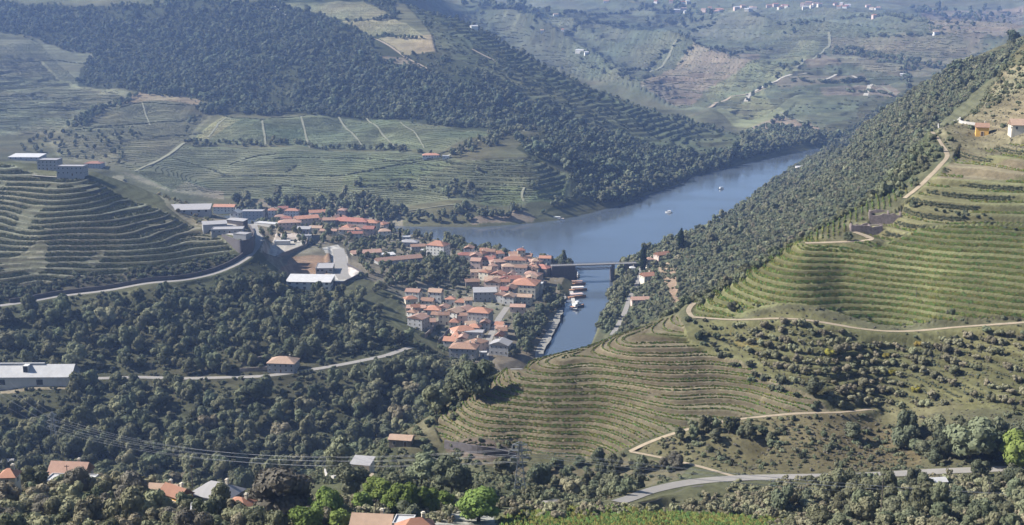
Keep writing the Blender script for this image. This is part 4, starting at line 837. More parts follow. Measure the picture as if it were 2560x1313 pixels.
for px, py, H, lb in [(171,1222,7.5,'dark pole in front of the salmon roofed house'),(483,1243,10,'tall thin pole beside the slate grey roof'),(940,1312,7,'dark pole standing before the big tan roof'),(2201,1305,14,'tall dark pole among scrub below the broad near road'),
    (2527,356,8,'pale pole below the cream farmhouse on the ridge'),(50,330,20,'tall dark pole in the field above the hilltop hall'),(1563,836,8,'pole beside the bank road where it meets the spur'),(430,482,10,'thin pole by the hilltop workshop'),(2470,1262,7,'short pole in the scrub at the end of the near valley'),(380,938,8,'thin pole by the lower valley road'),(803,627,9,'lamp pole at the corner of the pale yard'),(2290,745,5,'slender pole among the vine rows')]: pole(px, py, H, lb)
# ---------------------------------------------------------------- vine rows along the terraces
FT = np.array([(f[0], f[1], f[3]/2+1.2, f[4]/2+1.2, f[5]) for f in FOOT])
def free(x, y, pad=0.0):
    ok = np.ones(len(x), bool)
    for fx, fy, hw, hd, a in FT:
        u = (x-fx)*math.cos(a)+(y-fy)*math.sin(a); v = -(x-fx)*math.sin(a)+(y-fy)*math.cos(a); ok &= ~((np.abs(u) < hw+pad) & (np.abs(v) < hd+pad))
    r, c = gidx(x, y); ri = np.clip(np.round(r).astype(int), 0, NR-1); ci_ = np.clip(np.round(c).astype(int), 0, NC-1)
    return ok & (ROADMASK[ri, ci_] < .2) & ~ISRIV[ri, ci_]
def rows_from(q, m, b, ts, every):
    x, y = GX[b], GY[b]; qy, qx = np.gradient(q); yr = np.gradient(y, axis=0); xc = np.gradient(x, axis=1); gx_ = qx/xc; xr = np.gradient(x, axis=0); gy_ = (qy-gx_*xr)/yr; P = []; A = []
    for t in ts:
        k = np.floor(q-t)
        c = (k[1:] != k[:-1]) & m[1:] & m[:-1] & (np.abs(gy_[1:]) >= np.abs(gx_[1:])*.6); i, j = np.nonzero(c); s = rng.random(len(i)) < 1/every if every > 0 else (j+7*k[i, j].astype(int)) % -every == 0; i, j = i[s], j[s]
        lv = np.maximum(k[i, j], k[i+1, j])+t; w = np.clip((lv-q[i, j])/(q[i+1, j]-q[i, j]+1e-9), 0, 1); P.append(np.stack([x[i, j]*(1-w)+x[i+1, j]*w, y[i, j]*(1-w)+y[i+1, j]*w], 1)); A.append(np.arctan2(gx_[i, j], -gy_[i, j]))
        c = (k[:, 1:] != k[:, :-1]) & m[:, 1:] & m[:, :-1] & (np.abs(gy_[:, 1:]) < np.abs(gx_[:, 1:])*.6); i, j = np.nonzero(c); s = rng.random(len(i)) < 1/abs(every); i, j = i[s], j[s]
        lv = np.maximum(k[i, j], k[i, j+1])+t; w = np.clip((lv-q[i, j])/(q[i, j+1]-q[i, j]+1e-9), 0, 1); P.append(np.stack([x[i, j]*(1-w)+x[i, j+1]*w, y[i, j]*(1-w)+y[i, j+1]*w], 1)); A.append(np.arctan2(gx_[i, j], -gy_[i, j]))
    return np.concatenate(P), np.concatenate(A)
def vines(nm, q, m, b, ts, every, key, ln, wd_, ht, label, keep=.9, patch=0.0, ps=25.0):
    P, A = rows_from(q, m, b, ts, every); ok = free(P[:, 0], P[:, 1], .3) & (rng.random(len(P)) < keep)
    if patch: ok &= fbm(P[:, 0]/ps, P[:, 1]/ps, 77, 2) > patch-1
    P, A = P[ok], A[ok]; P = P+rng.normal(size=P.shape)*.12; n = len(P); z = Hq(P[:, 0], P[:, 1])
    s = np.stack([ln*rng.uniform(.8, 1.25, n), wd_*rng.uniform(.75, 1.3, n), ht*rng.uniform(.65, 1.25, n)], 1)
    print(nm, n); return scatter(nm, key, np.stack([P[:, 0], P[:, 1], z-.1], 1), A, s, label, 'vineyard')
def tq(k): b, q, m, f, s_, P = TQ[k]; return q, m, b
vines('vine_rows', *tq('amph'), (.03, .28, .5), 1, 'vine', .7, .36, .9, 'green vine rows on the sunlit terraces of the ridge hill', .9)
vines('vine_rows', *tq('amphtop'), (.3, .5), 1, 'vine', .7, .45, .8, 'low vine rows on the broad upper terraces of the ridge hill', .7, .6)
vines('vine_rows', *tq('amphtop'), (.7, .76), 1, 'scrubdark', .8, .5, .75, 'dark scrub strips standing for bank shadows between the broad upper terraces', .9, .55, 40)  # scrub rows added to draw the dark shadows of the terrace banks
vines('vine_rows', *tq('farall'), (.05,), 3, 'scrub', 5.5, 2.0, 2.0, 'dark terrace banks over the hazy far slopes', .65, .6, 260)
vines('vine_rows', *tq('spur'), (.0, .5), 1, 'vine', .6, .32, .68, 'vine rows along the terrace edges of the brown spur', .92, .1)
vines('vine_rows', *tq('spur'), (.4,), 1, 'vine', .45, .35, .55, 'thin young vines on the brown terraced spur', .65, .75)
vines('vine_rows', *tq('olive'), (.72,), 1, 'scrubdark', .8, .5, .7, 'dark scrub on the terrace banks of the olive slope', .85, .8, 40)
vines('vine_rows', *tq('lefthill'), (.12, .3, .5, .68), 1, 'vinedark', 1.0, .7, 1.2, 'dark vine rows on the shaded terraced hill below the hilltop hall', .92, .3)
vines('vine_rows', *tq('farspur'), (.05,), 3, 'scrubdark', 3.6, 1.8, 2.4, 'dark terrace banks of scrub on the hazy spur across the river', .75, .5)
vines('vine_rows', *tq('farfield'), (.05,), 3, 'scrubdark', 2.6, 1.3, 1.7, 'dark hedged banks between fields across the river', .8, .75, 90)
vines('vine_rows', *tq('farleft'), (.05,), 4, 'scrubdark', 4.0, 1.3, 1.3, 'thin dark banks across the pale far field', .7, 1.0, 120)
vines('vine_rows', *tq('farright'), (.05,), 4, 'scrubdark', 5.0, 2.2, 2.6, 'dark terrace banks above the far river bend', .7, .7, 90)
def flat_rows(L, ax, ay, step, every, *a, **k):
    P = pts(L); b = block(P, 4); q = (GX[b]*ax+GY[b]*ay+.4*vnoise(GX[b]/20, GY[b]/20, 4))/step; return vines('vine_rows', q, inpoly(P, GX[b], GY[b]), b, (.5,), every, *a, **k)
flat_rows([(2015,606),(2140,520),(2250,470),(2300,452),(2250,498),(2180,545),(2140,560),(2095,600)], .97, -.25, 2.6, 2, 'vine', .8, .5, 1.2, 'vine rows running downhill beside the dark ruins', keep=.92)
flat_rows([(1250,1300),(1330,1262),(1580,1272),(1700,1285),(2050,1292),(2050,1330),(1250,1330)], .82, .57, 2.3, 1, 'vine', .8, .5, 1.2, 'bright vine rows at the foot of the picture', keep=.9)
flat_rows([(1110,1114),(1290,1140),(1300,1160),(1150,1140)], .1, 1, 2.2, 1, 'vinedark', .6, .4, .8, 'thin dark vines under the terraced spur', keep=.6)
def contour_rows(L, dz, *a, **k):
    P = pts(L); b = block(P, 4); q = (BASE[b]+.25*vnoise(GX[b]/40, GY[b]/40, 5))/dz; return vines('vine_rows', q, inpoly(P, GX[b], GY[b]), b, (.5,), 1, *a, **k)
for L in [[(485,350),(560,296),(640,300),(830,293),(1000,304),(1235,335),(1110,374),(900,370),(560,360)],[(460,366),(560,372),(900,382),(1100,396),(1150,404),(1330,404),(1425,442),(1415,503),(1300,512),(900,496),(560,490),(430,478),(335,430)],[(165,322),(335,242),(500,262),(520,290),(470,350),(340,428),(150,395)],[(-60,110),(100,110),(190,200),(320,245),(160,320),(-60,338)]]:
    contour_rows(L, 1.3, 'vinedark', 1.3, .65, .85, 'faint vine rows following the contours of the fields across the river', keep=.96)
for L in [[(690,8),(905,5),(985,42),(860,52)],[(850,54),(985,50),(1055,88),(925,90)]]: contour_rows(L, 2.2, 'vinedark', 1.8, .8, .7, 'faint vine rows in the high fields across the river', keep=.8)
# ---------------------------------------------------------------- trees
def zone(L, s, excl=(), jit=.42):
    P = pts(L); x0, x1, y0, y1 = P[:, 0].min(), P[:, 0].max(), P[:, 1].min(), P[:, 1].max()
    gx_, gy_ = np.meshgrid(np.arange(x0, x1, s), np.arange(y0, y1, s)); x = gx_.ravel()+rng.uniform(-jit, jit, gx_.size)*s; y = gy_.ravel()+rng.uniform(-jit, jit, gx_.size)*s
    x = x+(np.round(gy_.ravel()/s) % 2)*s*.5; m = inpoly(P, x+s*1.1*fbm(x/(s*5), y/(s*5), 91, 2), y+s*1.6*fbm(x/(s*5), y/(s*5), 95, 2))
    for E in excl: m &= ~inpoly(pts(E), x, y)
    return x[m], y[m]
def inview(x, y, z):
    d = y*CP-(z-HCAM)*SP; u = x/d; v = (y*SP+(z-HCAM)*CP)/d; px = W_IMG/2+u*F_PX; py = H_IMG/2-v*F_PX; return px, py, d
def stuff_trees(nm, L, s, r, key, label, cat='woodland', excl=(), hs=(.85, 1.3), clump=None, pad=1.5, gap=0.0):
    x, y = zone(L, s, excl); ok = free(x, y, pad)
    if clump: ok &= fbm(x/clump[0], y/clump[0], 61, 2) > clump[1]
    if gap: ok &= rng.random(len(x)) > gap
    x, y = x[ok], y[ok]; z = Hq(x, y); px, py, _ = inview(x, y, z); k = (px > -220) & (px < 2780); x, y, z = x[k], y[k], z[k]; n = len(x)
    rr = rng.uniform(*r, n)*np.where(rng.random(n) < .12, 1.35, 1)*(1+.18*fbm(x/40, y/40, 71, 2)); print(nm, label, n)
    return scatter(nm, key, np.stack([x, y, z-.2], 1), rng.uniform(0, 6.28, n), np.stack([rr*rng.uniform(.8, 1.25, n), rr*rng.uniform(.8, 1.25, n), rr*rng.uniform(*hs, n)], 1), label, cat)
FIELDS = [[(690,4),(905,2),(990,44),(1062,90),(1132,97),(1135,137),(1075,180),(1000,165),(935,140),(930,97),(850,56),(780,35)]]
stuff_trees('far_woodland', [(-60,20),(0,78),(100,98),(150,122),(245,132),(202,172),(198,215),(330,230),(500,250),(545,272),(620,290),(830,288),(1000,298),(1230,326),(1335,308),(1350,345),(1290,374),(1330,402),(1420,432),(1430,500),(1345,540),(1550,505),(1690,455),(1850,403),(1945,376),(1860,374),(1750,390),(1650,375),(1550,342),(1450,312),(1330,262),(1230,192),(1085,136),(1000,60),(985,3),(600,3),(-60,3)], 10, (2.3, 5.8), 'far', 'hazy forest covering the hill across the river', excl=FIELDS, clump=(75, -.75), hs=(.7, 1.35))
stuff_trees('far_woodland', [(-60,2,2700),(985,2,2700),(1050,-30,2900),(700,-60,3000),(-60,-60,3000)], 16, (4.5, 7), 'far', 'hazy forest along the crest across the river')
stuff_trees('far_woodland', [(1000,60),(1090,110),(1230,190),(1330,258),(1450,305),(1560,335),(1560,260),(1400,195),(1290,140),(1150,75),(1060,40)], 26, (2.8, 4.8), 'far', 'scattered trees on the hazy terraced spur', clump=(120, -.2))
stuff_trees('bank_trees', [(540,499),(960,506),(1000,548),(1000,558),(800,545),(600,530)], 8, (3.6, 5.6), 'bank', 'dark trees lining the river behind the upper town')
stuff_trees('bank_trees', [(880,525),(1000,540),(1180,532),(1330,540),(1330,552),(1200,562),(1005,560)], 9, (2.8, 4.6), 'bank', 'bushy trees along the far river bank', gap=.2)
stuff_trees('bank_trees', [(870,470),(1000,452),(1180,480),(1200,505),(1100,520),(900,520)], 12, (3, 5), 'bank', 'clumps of trees among the fields across the river', clump=(60, -.1))
stuff_trees('bank_trees', [(1180,425),(1330,440),(1420,475),(1300,490),(1200,455)], 13, (2.6, 4.5), 'bank', 'thickets between the fields across the river', clump=(50, .1))
stuff_trees('bank_trees', [(1450,520),(1560,508),(1690,458),(1850,404),(1945,380),(2060,362),(2120,340),(1990,340),(1880,335),(1850,385),(1700,420),(1560,470)], 10, (4, 6), 'bank', 'dense trees at the water edge across the river')
stuff_trees('hedgerow', [(165,322),(335,236),(345,240),(200,322)], 8, (3.4, 4.6), 'far', 'long dark hedgerow climbing between two far fields')
stuff_trees('hedgerow', [(470,352),(560,357),(900,369),(1110,380),(1110,387),(900,377),(560,368),(470,362)], 9, (2.6, 3.6), 'bank', 'line of small round trees under the striped far field', gap=.1)
stuff_trees('hedgerow', [(1100,392),(1220,350),(1335,312),(1345,325),(1240,368),(1140,402)], 9, (3, 4.6), 'bank', 'trees along the lane up from the farmhouse', gap=.2)
stuff_trees('hedgerow', [(500,260),(545,272),(545,292),(500,290)], 10, (4, 6), 'far', 'dark copse at the corner of the far fields'); stuff_trees('hedgerow', [(470,335),(490,330),(500,290),(480,300)], 10, (3, 4), 'far', 'small trees beside the far field corner', gap=.4)
stuff_trees('hedgerow', [(845,50),(985,44),(990,50),(860,58)], 9, (3, 4.4), 'far', 'dark hedge between two high fields'); stuff_trees('hedgerow', [(920,90),(1060,88),(1066,97),(930,98)], 9, (3, 4.4), 'far', 'lower dark hedge between two high fields')
stuff_trees('orchard', [(90,345),(330,330),(300,420),(270,415),(150,395),(60,372)], 15, (2.2, 3.4), 'bank', 'scattered orchard trees behind the hilltop hall', gap=.25)
stuff_trees('far_woodland', [(1880,325),(2060,335),(2150,325),(2060,352),(1950,352)], 12, (4, 6), 'far', 'hazy trees at the far river bend', gap=.1)
stuff_trees('far_woodland', [(1080,5),(1350,5),(1330,45),(1190,45),(1110,35)], 40, (6, 10), 'far', 'hazy woods on the distant slope', clump=(300, -.3)); stuff_trees('far_woodland', [(1150,60),(2560,40),(2560,90),(2300,190),(1950,240),(1660,260),(1400,165)], 42, (4, 8), 'far', 'scattered trees over the hazy far slopes', clump=(160, .5))
stuff_trees('far_woodland', [(1350,5),(2560,5),(2560,40),(1200,50)], 45, (6, 11), 'far', 'scattered trees on the farthest ridge', clump=(260, .35)); stuff_trees('hedgerow', [(2080,118),(2200,140),(2340,165),(2340,175),(2200,155),(2070,135)], 16, (4, 6), 'far', 'dark tree line crossing the far slope')
stuff_trees('hedgerow', [(1990,180),(2060,130),(2075,135),(1900,240),(1880,262),(1865,262),(1900,225)], 18, (4, 6), 'far', 'dark trees beside the zigzag far track', gap=.3); stuff_trees('hedgerow', [(1920,310),(1965,288),(1972,296),(1900,322)], 12, (4, 6), 'far', 'dark hedge round the far field corner')
stuff_trees('hillside_woodland', [(2050,352),(2200,264),(2320,207),(2450,144),(2560,100),(2640,85),(2640,140),(2500,176),(2335,322),(2310,420),(2260,468),(2140,530),(2005,606),(1740,765),(1660,795),(1540,835),(1500,822),(1540,700),(1600,632),(1700,594),(1800,553),(1900,474),(2000,405),(2045,372)], 5.4, (1.6, 3.2), 'scrub', 'dense scrubby woods on the steep bank of the river', excl=[[(1625,640),(1660,625),(1690,655),(1730,770),(1690,775),(1640,690)]], gap=.12)
stuff_trees('hillside_woodland', [(1630,640),(1660,625),(1690,655),(1730,770),(1690,775),(1640,690)], 7, (1.6, 2.8), 'scrub', 'thin scrub on the bare slope above the bank houses', gap=.45)
stuff_trees('hillside_woodland', [(1500,822),(1545,700),(1560,660),(1600,650),(1590,700),(1560,770),(1535,815)], 6, (2.6, 4.2), 'bank', 'taller trees along the small river under the bank road')
stuff_trees('hillside_woodland', [(2050,352),(2200,264),(2320,207),(2450,144),(2560,100),(2640,85),(2640,140),(2500,176),(2335,322),(2200,420),(1900,560),(1740,680),(1650,700),(1620,625),(1800,553),(1900,474),(2000,405)], 15, (2.4, 3.8), 'bank', 'taller trees scattered through the scrubby woods', gap=.3)
stuff_trees('embankment_scrub', [(-80,706),(150,698),(440,668),(575,636),(592,652),(440,697),(140,732),(-80,762)], 4.2, (1.5, 2.9), 'scrubdark', 'dark scrub on the bank above the upper road')
stuff_trees('hilltop_shrubs', [(285,440),(320,440),(470,515),(550,562),(520,568),(420,515)], 7, (1.4, 2.6), 'olive', 'pale shrubs along the crest of the terraced hill', gap=.3)
stuff_trees('garden_trees', [(560,528),(640,505),(990,520),(1010,575),(1120,612),(1140,660),(1050,720),(960,740),(900,700),(880,640),(780,620),(700,600)], 9.5, (1.8, 3.6), 'bank', 'garden trees between the houses of the upper town', gap=.35, pad=.5, excl=[[(805,615),(845,605),(875,640),(910,690),(850,720),(820,710)]])
stuff_trees('garden_trees', [(1000,690),(1180,660),(1290,650),(1380,690),(1290,800),(1230,850),(1180,900),(1060,850),(1000,760)], 7.5, (1.3, 2.8), 'scrub', 'garden shrubs between the village houses', gap=.4, pad=.4)
stuff_trees('undergrowth', [(-80,775),(140,752),(350,730),(560,692),(640,655),(700,690),(730,715),(830,745),(900,745),(1000,850),(1060,862),(1180,905),(1230,945),(1180,1012),(1085,1052),(1010,1095,690),(900,1150,640),(700,1205,575),(300,1190,560),(-80,1170,560)], 5, (1.1, 2.2), 'scrubdark', 'undergrowth between the trees of the valley woods', cat='undergrowth', gap=.2)
stuff_trees('undergrowth', [(1110,1125),(1300,1150),(1560,1140),(1720,1172),(1560,1250),(1280,1262),(1000,1260),(950,1180)], 4.2, (.9, 2.0), 'scrub', 'scrub on the slope below the terraced spur', cat='undergrowth', gap=.25)
stuff_trees('undergrowth', [(1580,1130),(1720,1070),(1960,1042),(2180,1042),(2420,1050),(2640,1040),(2640,1180),(2100,1184),(1860,1190),(1740,1160)], 3.6, (.6, 1.6), 'scrub', 'scrub on the slope above the near road', cat='undergrowth', gap=.2, clump=(18, -.45))
stuff_trees('undergrowth', [(1580,1130),(1720,1070),(1960,1042),(2180,1042),(2420,1050),(2640,1040),(2640,1180),(2100,1184),(1860,1190),(1740,1160)], 4, (.5, 1.1), 'dry', 'dry brown scrub on the slope above the near road', cat='undergrowth', gap=.4)
stuff_trees('undergrowth', [(-80,1205),(300,1200),(500,1250),(760,1235),(1000,1255),(1300,1262),(1600,1265),(1820,1215),(2100,1200),(2640,1190),(2640,1340),(1900,1340),(1900,1290),(1250,1290),(1060,1330),(-80,1340)], 3.2, (.8, 1.8), 'olive', 'scrub covering the near slope', cat='undergrowth', gap=.25)
stuff_trees('undergrowth', [(1650,1260),(1800,1225),(1950,1210),(2560,1200),(2560,1300),(1900,1292)], 3.4, (.7, 1.6), 'scrubdark', 'dark scrub in the dip below the near road', cat='undergrowth', gap=.3)
stuff_trees('ridge_shrubs', [(2345,325),(2500,185),(2640,150),(2640,330),(2440,345)], 6, (.5, 1.7), 'scrub', 'shrubs dotted over the dry ridge top', cat='shrubs', gap=.4)
for L in [[(2345,325),(2500,185),(2640,150),(2640,400),(2380,395)],[(1700,800),(2640,806),(2640,1040),(2200,1035),(1960,965)],[(1580,1130),(1720,1070),(2180,1036),(2640,1040),(2640,1180),(1860,1190)]]:
    stuff_trees('grass_tufts', L, 2.0, (.22, .6), 'dry', 'dry tufts of grass and weeds on the open slopes', cat='grass', gap=.35, pad=.3)
stuff_trees('ridge_shrubs', [(1760,795),(2300,798),(2640,790),(2640,806),(2300,806),(1760,802)], 3.2, (.8, 1.5), 'scrub', 'shrubs along the vineyard track', cat='shrubs', gap=.3)
stuff_trees('ridge_shrubs', [(2260,505),(2350,525),(2560,560),(2640,580),(2640,600),(2540,580),(2330,540)], 3.4, (1.0, 1.9), 'scrubdark', 'dark shrubs along the diagonal bank of the vineyard', cat='shrubs', gap=.25)
stuff_trees('ridge_shrubs', [(1700,800),(1850,812),(2560,820),(2560,832),(1850,828),(1700,815)], 3.4, (.8, 1.8), 'scrub', 'shrubs below the vineyard track', cat='shrubs', gap=.3)
stuff_trees('dry_shrubs', [(1690,815),(1840,830),(1960,960),(2080,1030),(2000,1030),(1880,930),(1740,850)], 5, (1.2, 2.4), 'scrubdark', 'dark thicket between the brown spur and the olive slope', cat='shrubs', gap=.2)
def hedge_line(L, sp, r, key, label, nm='hedge_bank', wob=1.5, keep=.85):
    Q = resample(pts(L), sp); Q = Q[rng.random(len(Q)) < keep]; x = Q[:, 0]+rng.normal(size=len(Q))*wob; y = Q[:, 1]+rng.normal(size=len(Q))*wob; n = len(x); rr = rng.uniform(*r, n)
    t = np.gradient(Q[:, :2], axis=0) if n > 2 else np.ones((n, 2))
    scatter(nm, key, np.stack([x, y, Hq(x, y)-.2], 1), np.arctan2(t[:, 1], t[:, 0]), np.stack([rr*2.0, rr*.9, rr], 1), label, 'hedge')
for L in [[(1105,396),(1000,412),(860,440),(700,441),(560,442)],[(850,395),(930,398),(1020,410),(1080,412)],[(690,398),(800,395),(880,402)],[(420,392),(480,410),(530,425),(560,440)],[(960,405),(1060,398),(1150,395)],[(590,470),(680,466),(760,470),(820,482)],[(240,318),(330,312),(430,305),(500,292)],[(380,345),(440,340),(500,335)],
  [(160,330),(230,322),(330,318)],[(300,270),(350,258),(420,262),(500,264)],[(-40,240),(100,245),(200,250)],[(-40,272),(80,272),(200,274),(280,262)],[(40,148),(150,152),(230,160)],[(560,292),(650,300),(760,290)],[(1085,400),(1150,412),(1200,418)],[(1340,316),(1420,330),(1500,360)],[(575,412),(640,392),(690,385)],[(715,432),(740,415)],[(1150,372),(1100,385)]]:
    hedge_line(L, 2.8, (1.0, 1.9), 'scrubdark', 'thin dark hedge bank between the fields across the river', wob=.8, keep=.93)
for L in [[(1440,150),(1560,190),(1600,205)],[(1800,130),(1860,120),(1920,125)],[(1560,185),(1640,145),(1700,105)],[(1700,160),(1800,120)],[(2150,85),(2240,92),(2330,90)],[(2170,150),(2260,158),(2400,178)],[(1980,205),(2080,210),(2160,200)],[(2120,228),(2200,235),(2260,245)],[(1400,42),(1560,30),(1680,34)],[(2100,48),(2220,40),(2330,60),(2350,85)],[(1330,75),(1450,60),(1560,62)],[(1950,60),(2050,55)],[(1700,95),(1720,80),(1790,60)]]:
    hedge_line(L, 10, (3, 6), 'far', 'dark hedge line crossing the hazy far slopes', wob=4)
stuff_trees('undergrowth', [(955,1085),(1078,1062),(1105,1112),(1090,1150),(975,1165)], 3.6, (.9, 1.9), 'scrub', 'scrub around the stone farm building', cat='undergrowth', gap=.25, pad=.5)
stuff_trees('undergrowth', [(740,1160),(850,1140),(1010,1140),(1010,1205),(780,1212)], 3.4, (.8, 1.8), 'scrub', 'scrub at the ravine rim', cat='undergrowth', gap=.25)
stuff_trees('far_woodland', [(1000,30,2600),(1150,70,2450),(1300,135,2360),(1400,185,2310),(1550,245,2260),(1700,290,2210),(1850,330,2160),(1850,325,2260),(1700,283,2330),(1550,237,2400),(1400,175,2460),(1300,125,2520),(1150,55,2640),(1000,0,2800)], 17, (2.2, 4.4), 'far', 'scattered trees along the crest of the hazy spur', gap=.35)
stuff_trees('ridge_shrubs', [(2335,325),(2500,182),(2600,140),(2640,170),(2420,300),(2362,388),(2312,440)], 5, (.9, 2.3), 'scrub', 'shrubs along the woodland edge of the ridge', cat='shrubs', gap=.3)
stuff_trees('hillside_woodland', [(2060,352),(2200,270),(2450,150),(2500,176),(2335,322),(2200,430),(2005,600),(1740,760),(1650,760),(1620,640),(1800,560),(1900,480)], 7.5, (1.3, 2.5), 'olive', 'pale grey shrubs mixed into the scrubby woods', gap=.6)
stuff_trees('hillside_woodland', [(2345,412),(2300,452),(2262,492),(2210,482),(2270,430),(2312,360),(2330,332),(2352,350)], 4.6, (1.2, 2.8), 'scrub', 'scrubby woods reaching the ridge track', gap=.2)
stuff_trees('far_woodland', [(0,78),(150,122),(245,132),(202,172),(198,215),(330,230),(545,272),(620,290),(830,288),(1000,298),(1230,326),(1335,308),(1350,345),(1290,374),(1430,440),(1430,500),(1550,505),(1690,455),(1850,403),(1860,374),(1750,390),(1550,342),(1330,262),(1230,192),(1085,136),(930,140),(930,97),(780,35),(690,4),(0,4)], 10, (1.6, 3.2), 'far', 'low scrub filling the clearings of the forest across the river', gap=.35)
stuff_trees('undergrowth', [(1800,828),(2640,832),(2640,1030),(2250,1022),(2090,1018),(1980,955),(1880,885)], 3.2, (.35, .95), 'scrub', 'low scrub between the olive rows', cat='undergrowth', gap=.35, clump=(14, -.35))
# trees one can tell apart
CM = {}
def individuals():
    spec = [('wood', 'dark', 6, 11, 1500, .085, 'broad', .8), ('mid', 'mid', 6, 11, 1500, .085, 'broad', .8), ('olive', 'olive', 5, 10, 1100, .085, 'olive', .6), ('bright', 'bright', 5, 14, 2600, .07, 'broad', .8), ('dry', 'dry', 3, 14, 2200, .065, 'broad', .8), ('tall', 'dark', 3, 10, 1200, .085, 'tall', 1.0), ('cypress', 'cypress', 2, 9, 900, .06, 'cypress', .5), ('gold', 'gold', 2, 9, 1200, .07, 'bush', .4)]
    for key, lm, n, nl, nq, ls, form, th in spec:
        CM[key] = [(crown_mesh('crown', 900+17*i+len(key)*31, nl, nq, ls, form, LM[lm]), trunk_mesh('trunk', i+5, th, BARK)) for i in range(n)]
individuals(); NTREE = [0]
def tree(x, y, z, r, rz, key, label, hs=1.0, group=None, name='tree', cat='tree'):
    o = link(name, None, label=label, cat=cat, group=group, loc=(x, y, z), rz=rz); o.scale = (r*rng.uniform(.85, 1.18), r*rng.uniform(.85, 1.18), r*hs); c, t = CM[key][NTREE[0] % len(CM[key])]; NTREE[0] += 1
    link('crown', c, o); link('trunk', t, o); return o
PL = []
def place(px, py, rpx, key, label, hs=1.0, group=None, name='tree', cat='tree'):
    """px, py: middle of the crown in the photograph, rpx: its half width"""
    top = {'olive': .9, 'cypress': 1.6, 'tall': 1.5, 'gold': .6}.get(key, 1.05); r = 4.
    for _ in range(4): x, y, z = cast(px, py, r*top*hs); r = rpx/F_PX*math.hypot(y, HCAM-z)/{'cypress': .33, 'tall': .8}.get(key, 1)
    tree(x, y, z-.1, r, rng.uniform(0, 6.28), key, label, hs, group, name, cat); PL.append((x, y, r))
for a in [(80,1160,36,'wood','big dark round tree between the tower house and the salmon roof'),(702,1232,78,'dry','very broad grey brown tree in front of the ravine'),(540,1268,38,'wood','dark green tree below the slate grey roof'),(622,1298,46,'olive','grey olive tree below the small salmon roof'),
  (818,1262,52,'bright','vivid green tree left of the big tan roof'),(770,1300,46,'bright','vivid green tree at the picture foot beside the broad brown tree'),(850,1300,34,'bright','small vivid green tree touching the big tan roof'),(880,1193,42,'wood','dark tree beside the pale paved bend'),(942,1228,40,'bright','rounded green tree behind the big tan roof'),
  (1012,1243,44,'bright','tall vivid tree behind the brick orange roof'),(1066,1250,37,'bright','slim vivid tree next to the pale terrace'),(1022,1287,36,'wood','dark low tree in front of the slim vivid tree'),(1195,1262,70,'bright','broad vivid green tree over the pale gravel terrace',.6),(850,1128,40,'mid','rounded olive green tree at the ravine rim'),
  (1130,1185,52,'wood','broad dark tree at the foot of the spur wall'),(1055,1170,42,'mid','mid green tree beside the gravel lane'),(600,1263,18,'gold','small yellow green shrub beside the small salmon roof'),(1000,1205,34,'mid','mid green tree above the gravel lane'),(1262,1165,30,'mid','grey green tree left of the spur pylon'),(1345,1185,34,'wood','dark tree right of the spur pylon'),
  (748,1262,36,'bright','vivid green tree at the edge of the broad brown tree'),(905,1250,26,'bright','small vivid tree between rounded green tree and dark tree'),(972,1262,26,'bright','small vivid tree behind the ridge of the big tan roof'),(1118,1246,26,'bright','small vivid tree by the pale gravel terrace'),
  (1660,1155,16,'dry','bare brown bush casting a long shadow above the near road'),(1690,1150,22,'dry','rounded brown bush casting the longest shadow above the near road'),(2260,1088,34,'wood','round dark tree with bare trunk on the dry slope'),(2130,1075,26,'wood','dark upright tree alone on the dry slope'),(2040,965,26,'wood','dark tree beside the scrubby edge of the olive slope'),
  (1830,765,14,'wood','small dark tree among vine rows above the track'),(2430,1095,60,'mid','large grey green tree at the wood edge by the near road end'),(2540,1120,48,'bright','bright green tree at the picture edge above the near road'),(1408,648,15,'tall','tall tree at the town end of the bridge'),(2120,590,14,'wood','dark round tree beside the pale vineyard track')]: place(*a)
for px, py, rp, hs, lb in [(1609,644,9.5,.85,'slim dark cypress beside the tall white house at the bridge'),(1703,597,10,.66,'dark pointed cypress on the shoulder above the broad river'),(852,546,3.2,1.0,'thin cypress before the long dull red roof, nearer the shed'),(878,550,3.2,1.0,'thin cypress before the long dull red roof, nearer the cream block'),(1000,586,4,1.0,'dark cypress by the white cube house'),(975,573,4,1.0,'dark cypress beside the tall cream block'),(2340,300,4,.8,'small cypress on the ridge above the ochre house')]: place(px, py, rp, 'cypress', lb, hs, None, 'cypress', 'cypress')
PLA = np.array(PL)
def clear(x, y, k=.55):
    ok = np.ones(len(x), bool)
    for a, b, r in PLA: ok &= np.hypot(x-a, y-b) > r*k+1.2
    return ok
CAND = []
contour_rows(TERR['farall'][0], 5.0, 'vinedark', 2.6, 1.1, 1.3, 'fine terrace lines over the hazy far slopes', keep=.9, patch=.8, ps=220)
def opened(x, y):
    ok = np.ones(len(x), bool)
    for k, d0, px0 in (('upper', 26, -1e9), ('lower', 26, 480)):
        d, par = segdist(RP[k], x, y); yr_ = np.interp(par, np.arange(len(RP[k])), RP[k][:, 1]); px, _, _ = inview(x, y, Hq(x, y)); ok &= ~((d < d0) & (y < yr_) & (px > px0) & (rng.random(len(x)) < .93))
    for f in FOOT:
        if 690 < f[1] < 1020 and f[0] < -60: ok &= ~((np.abs(x-f[0]) < f[3]*.5+2) & (y < f[1]) & (y > f[1]-f[4]*.5-20))
    return ok
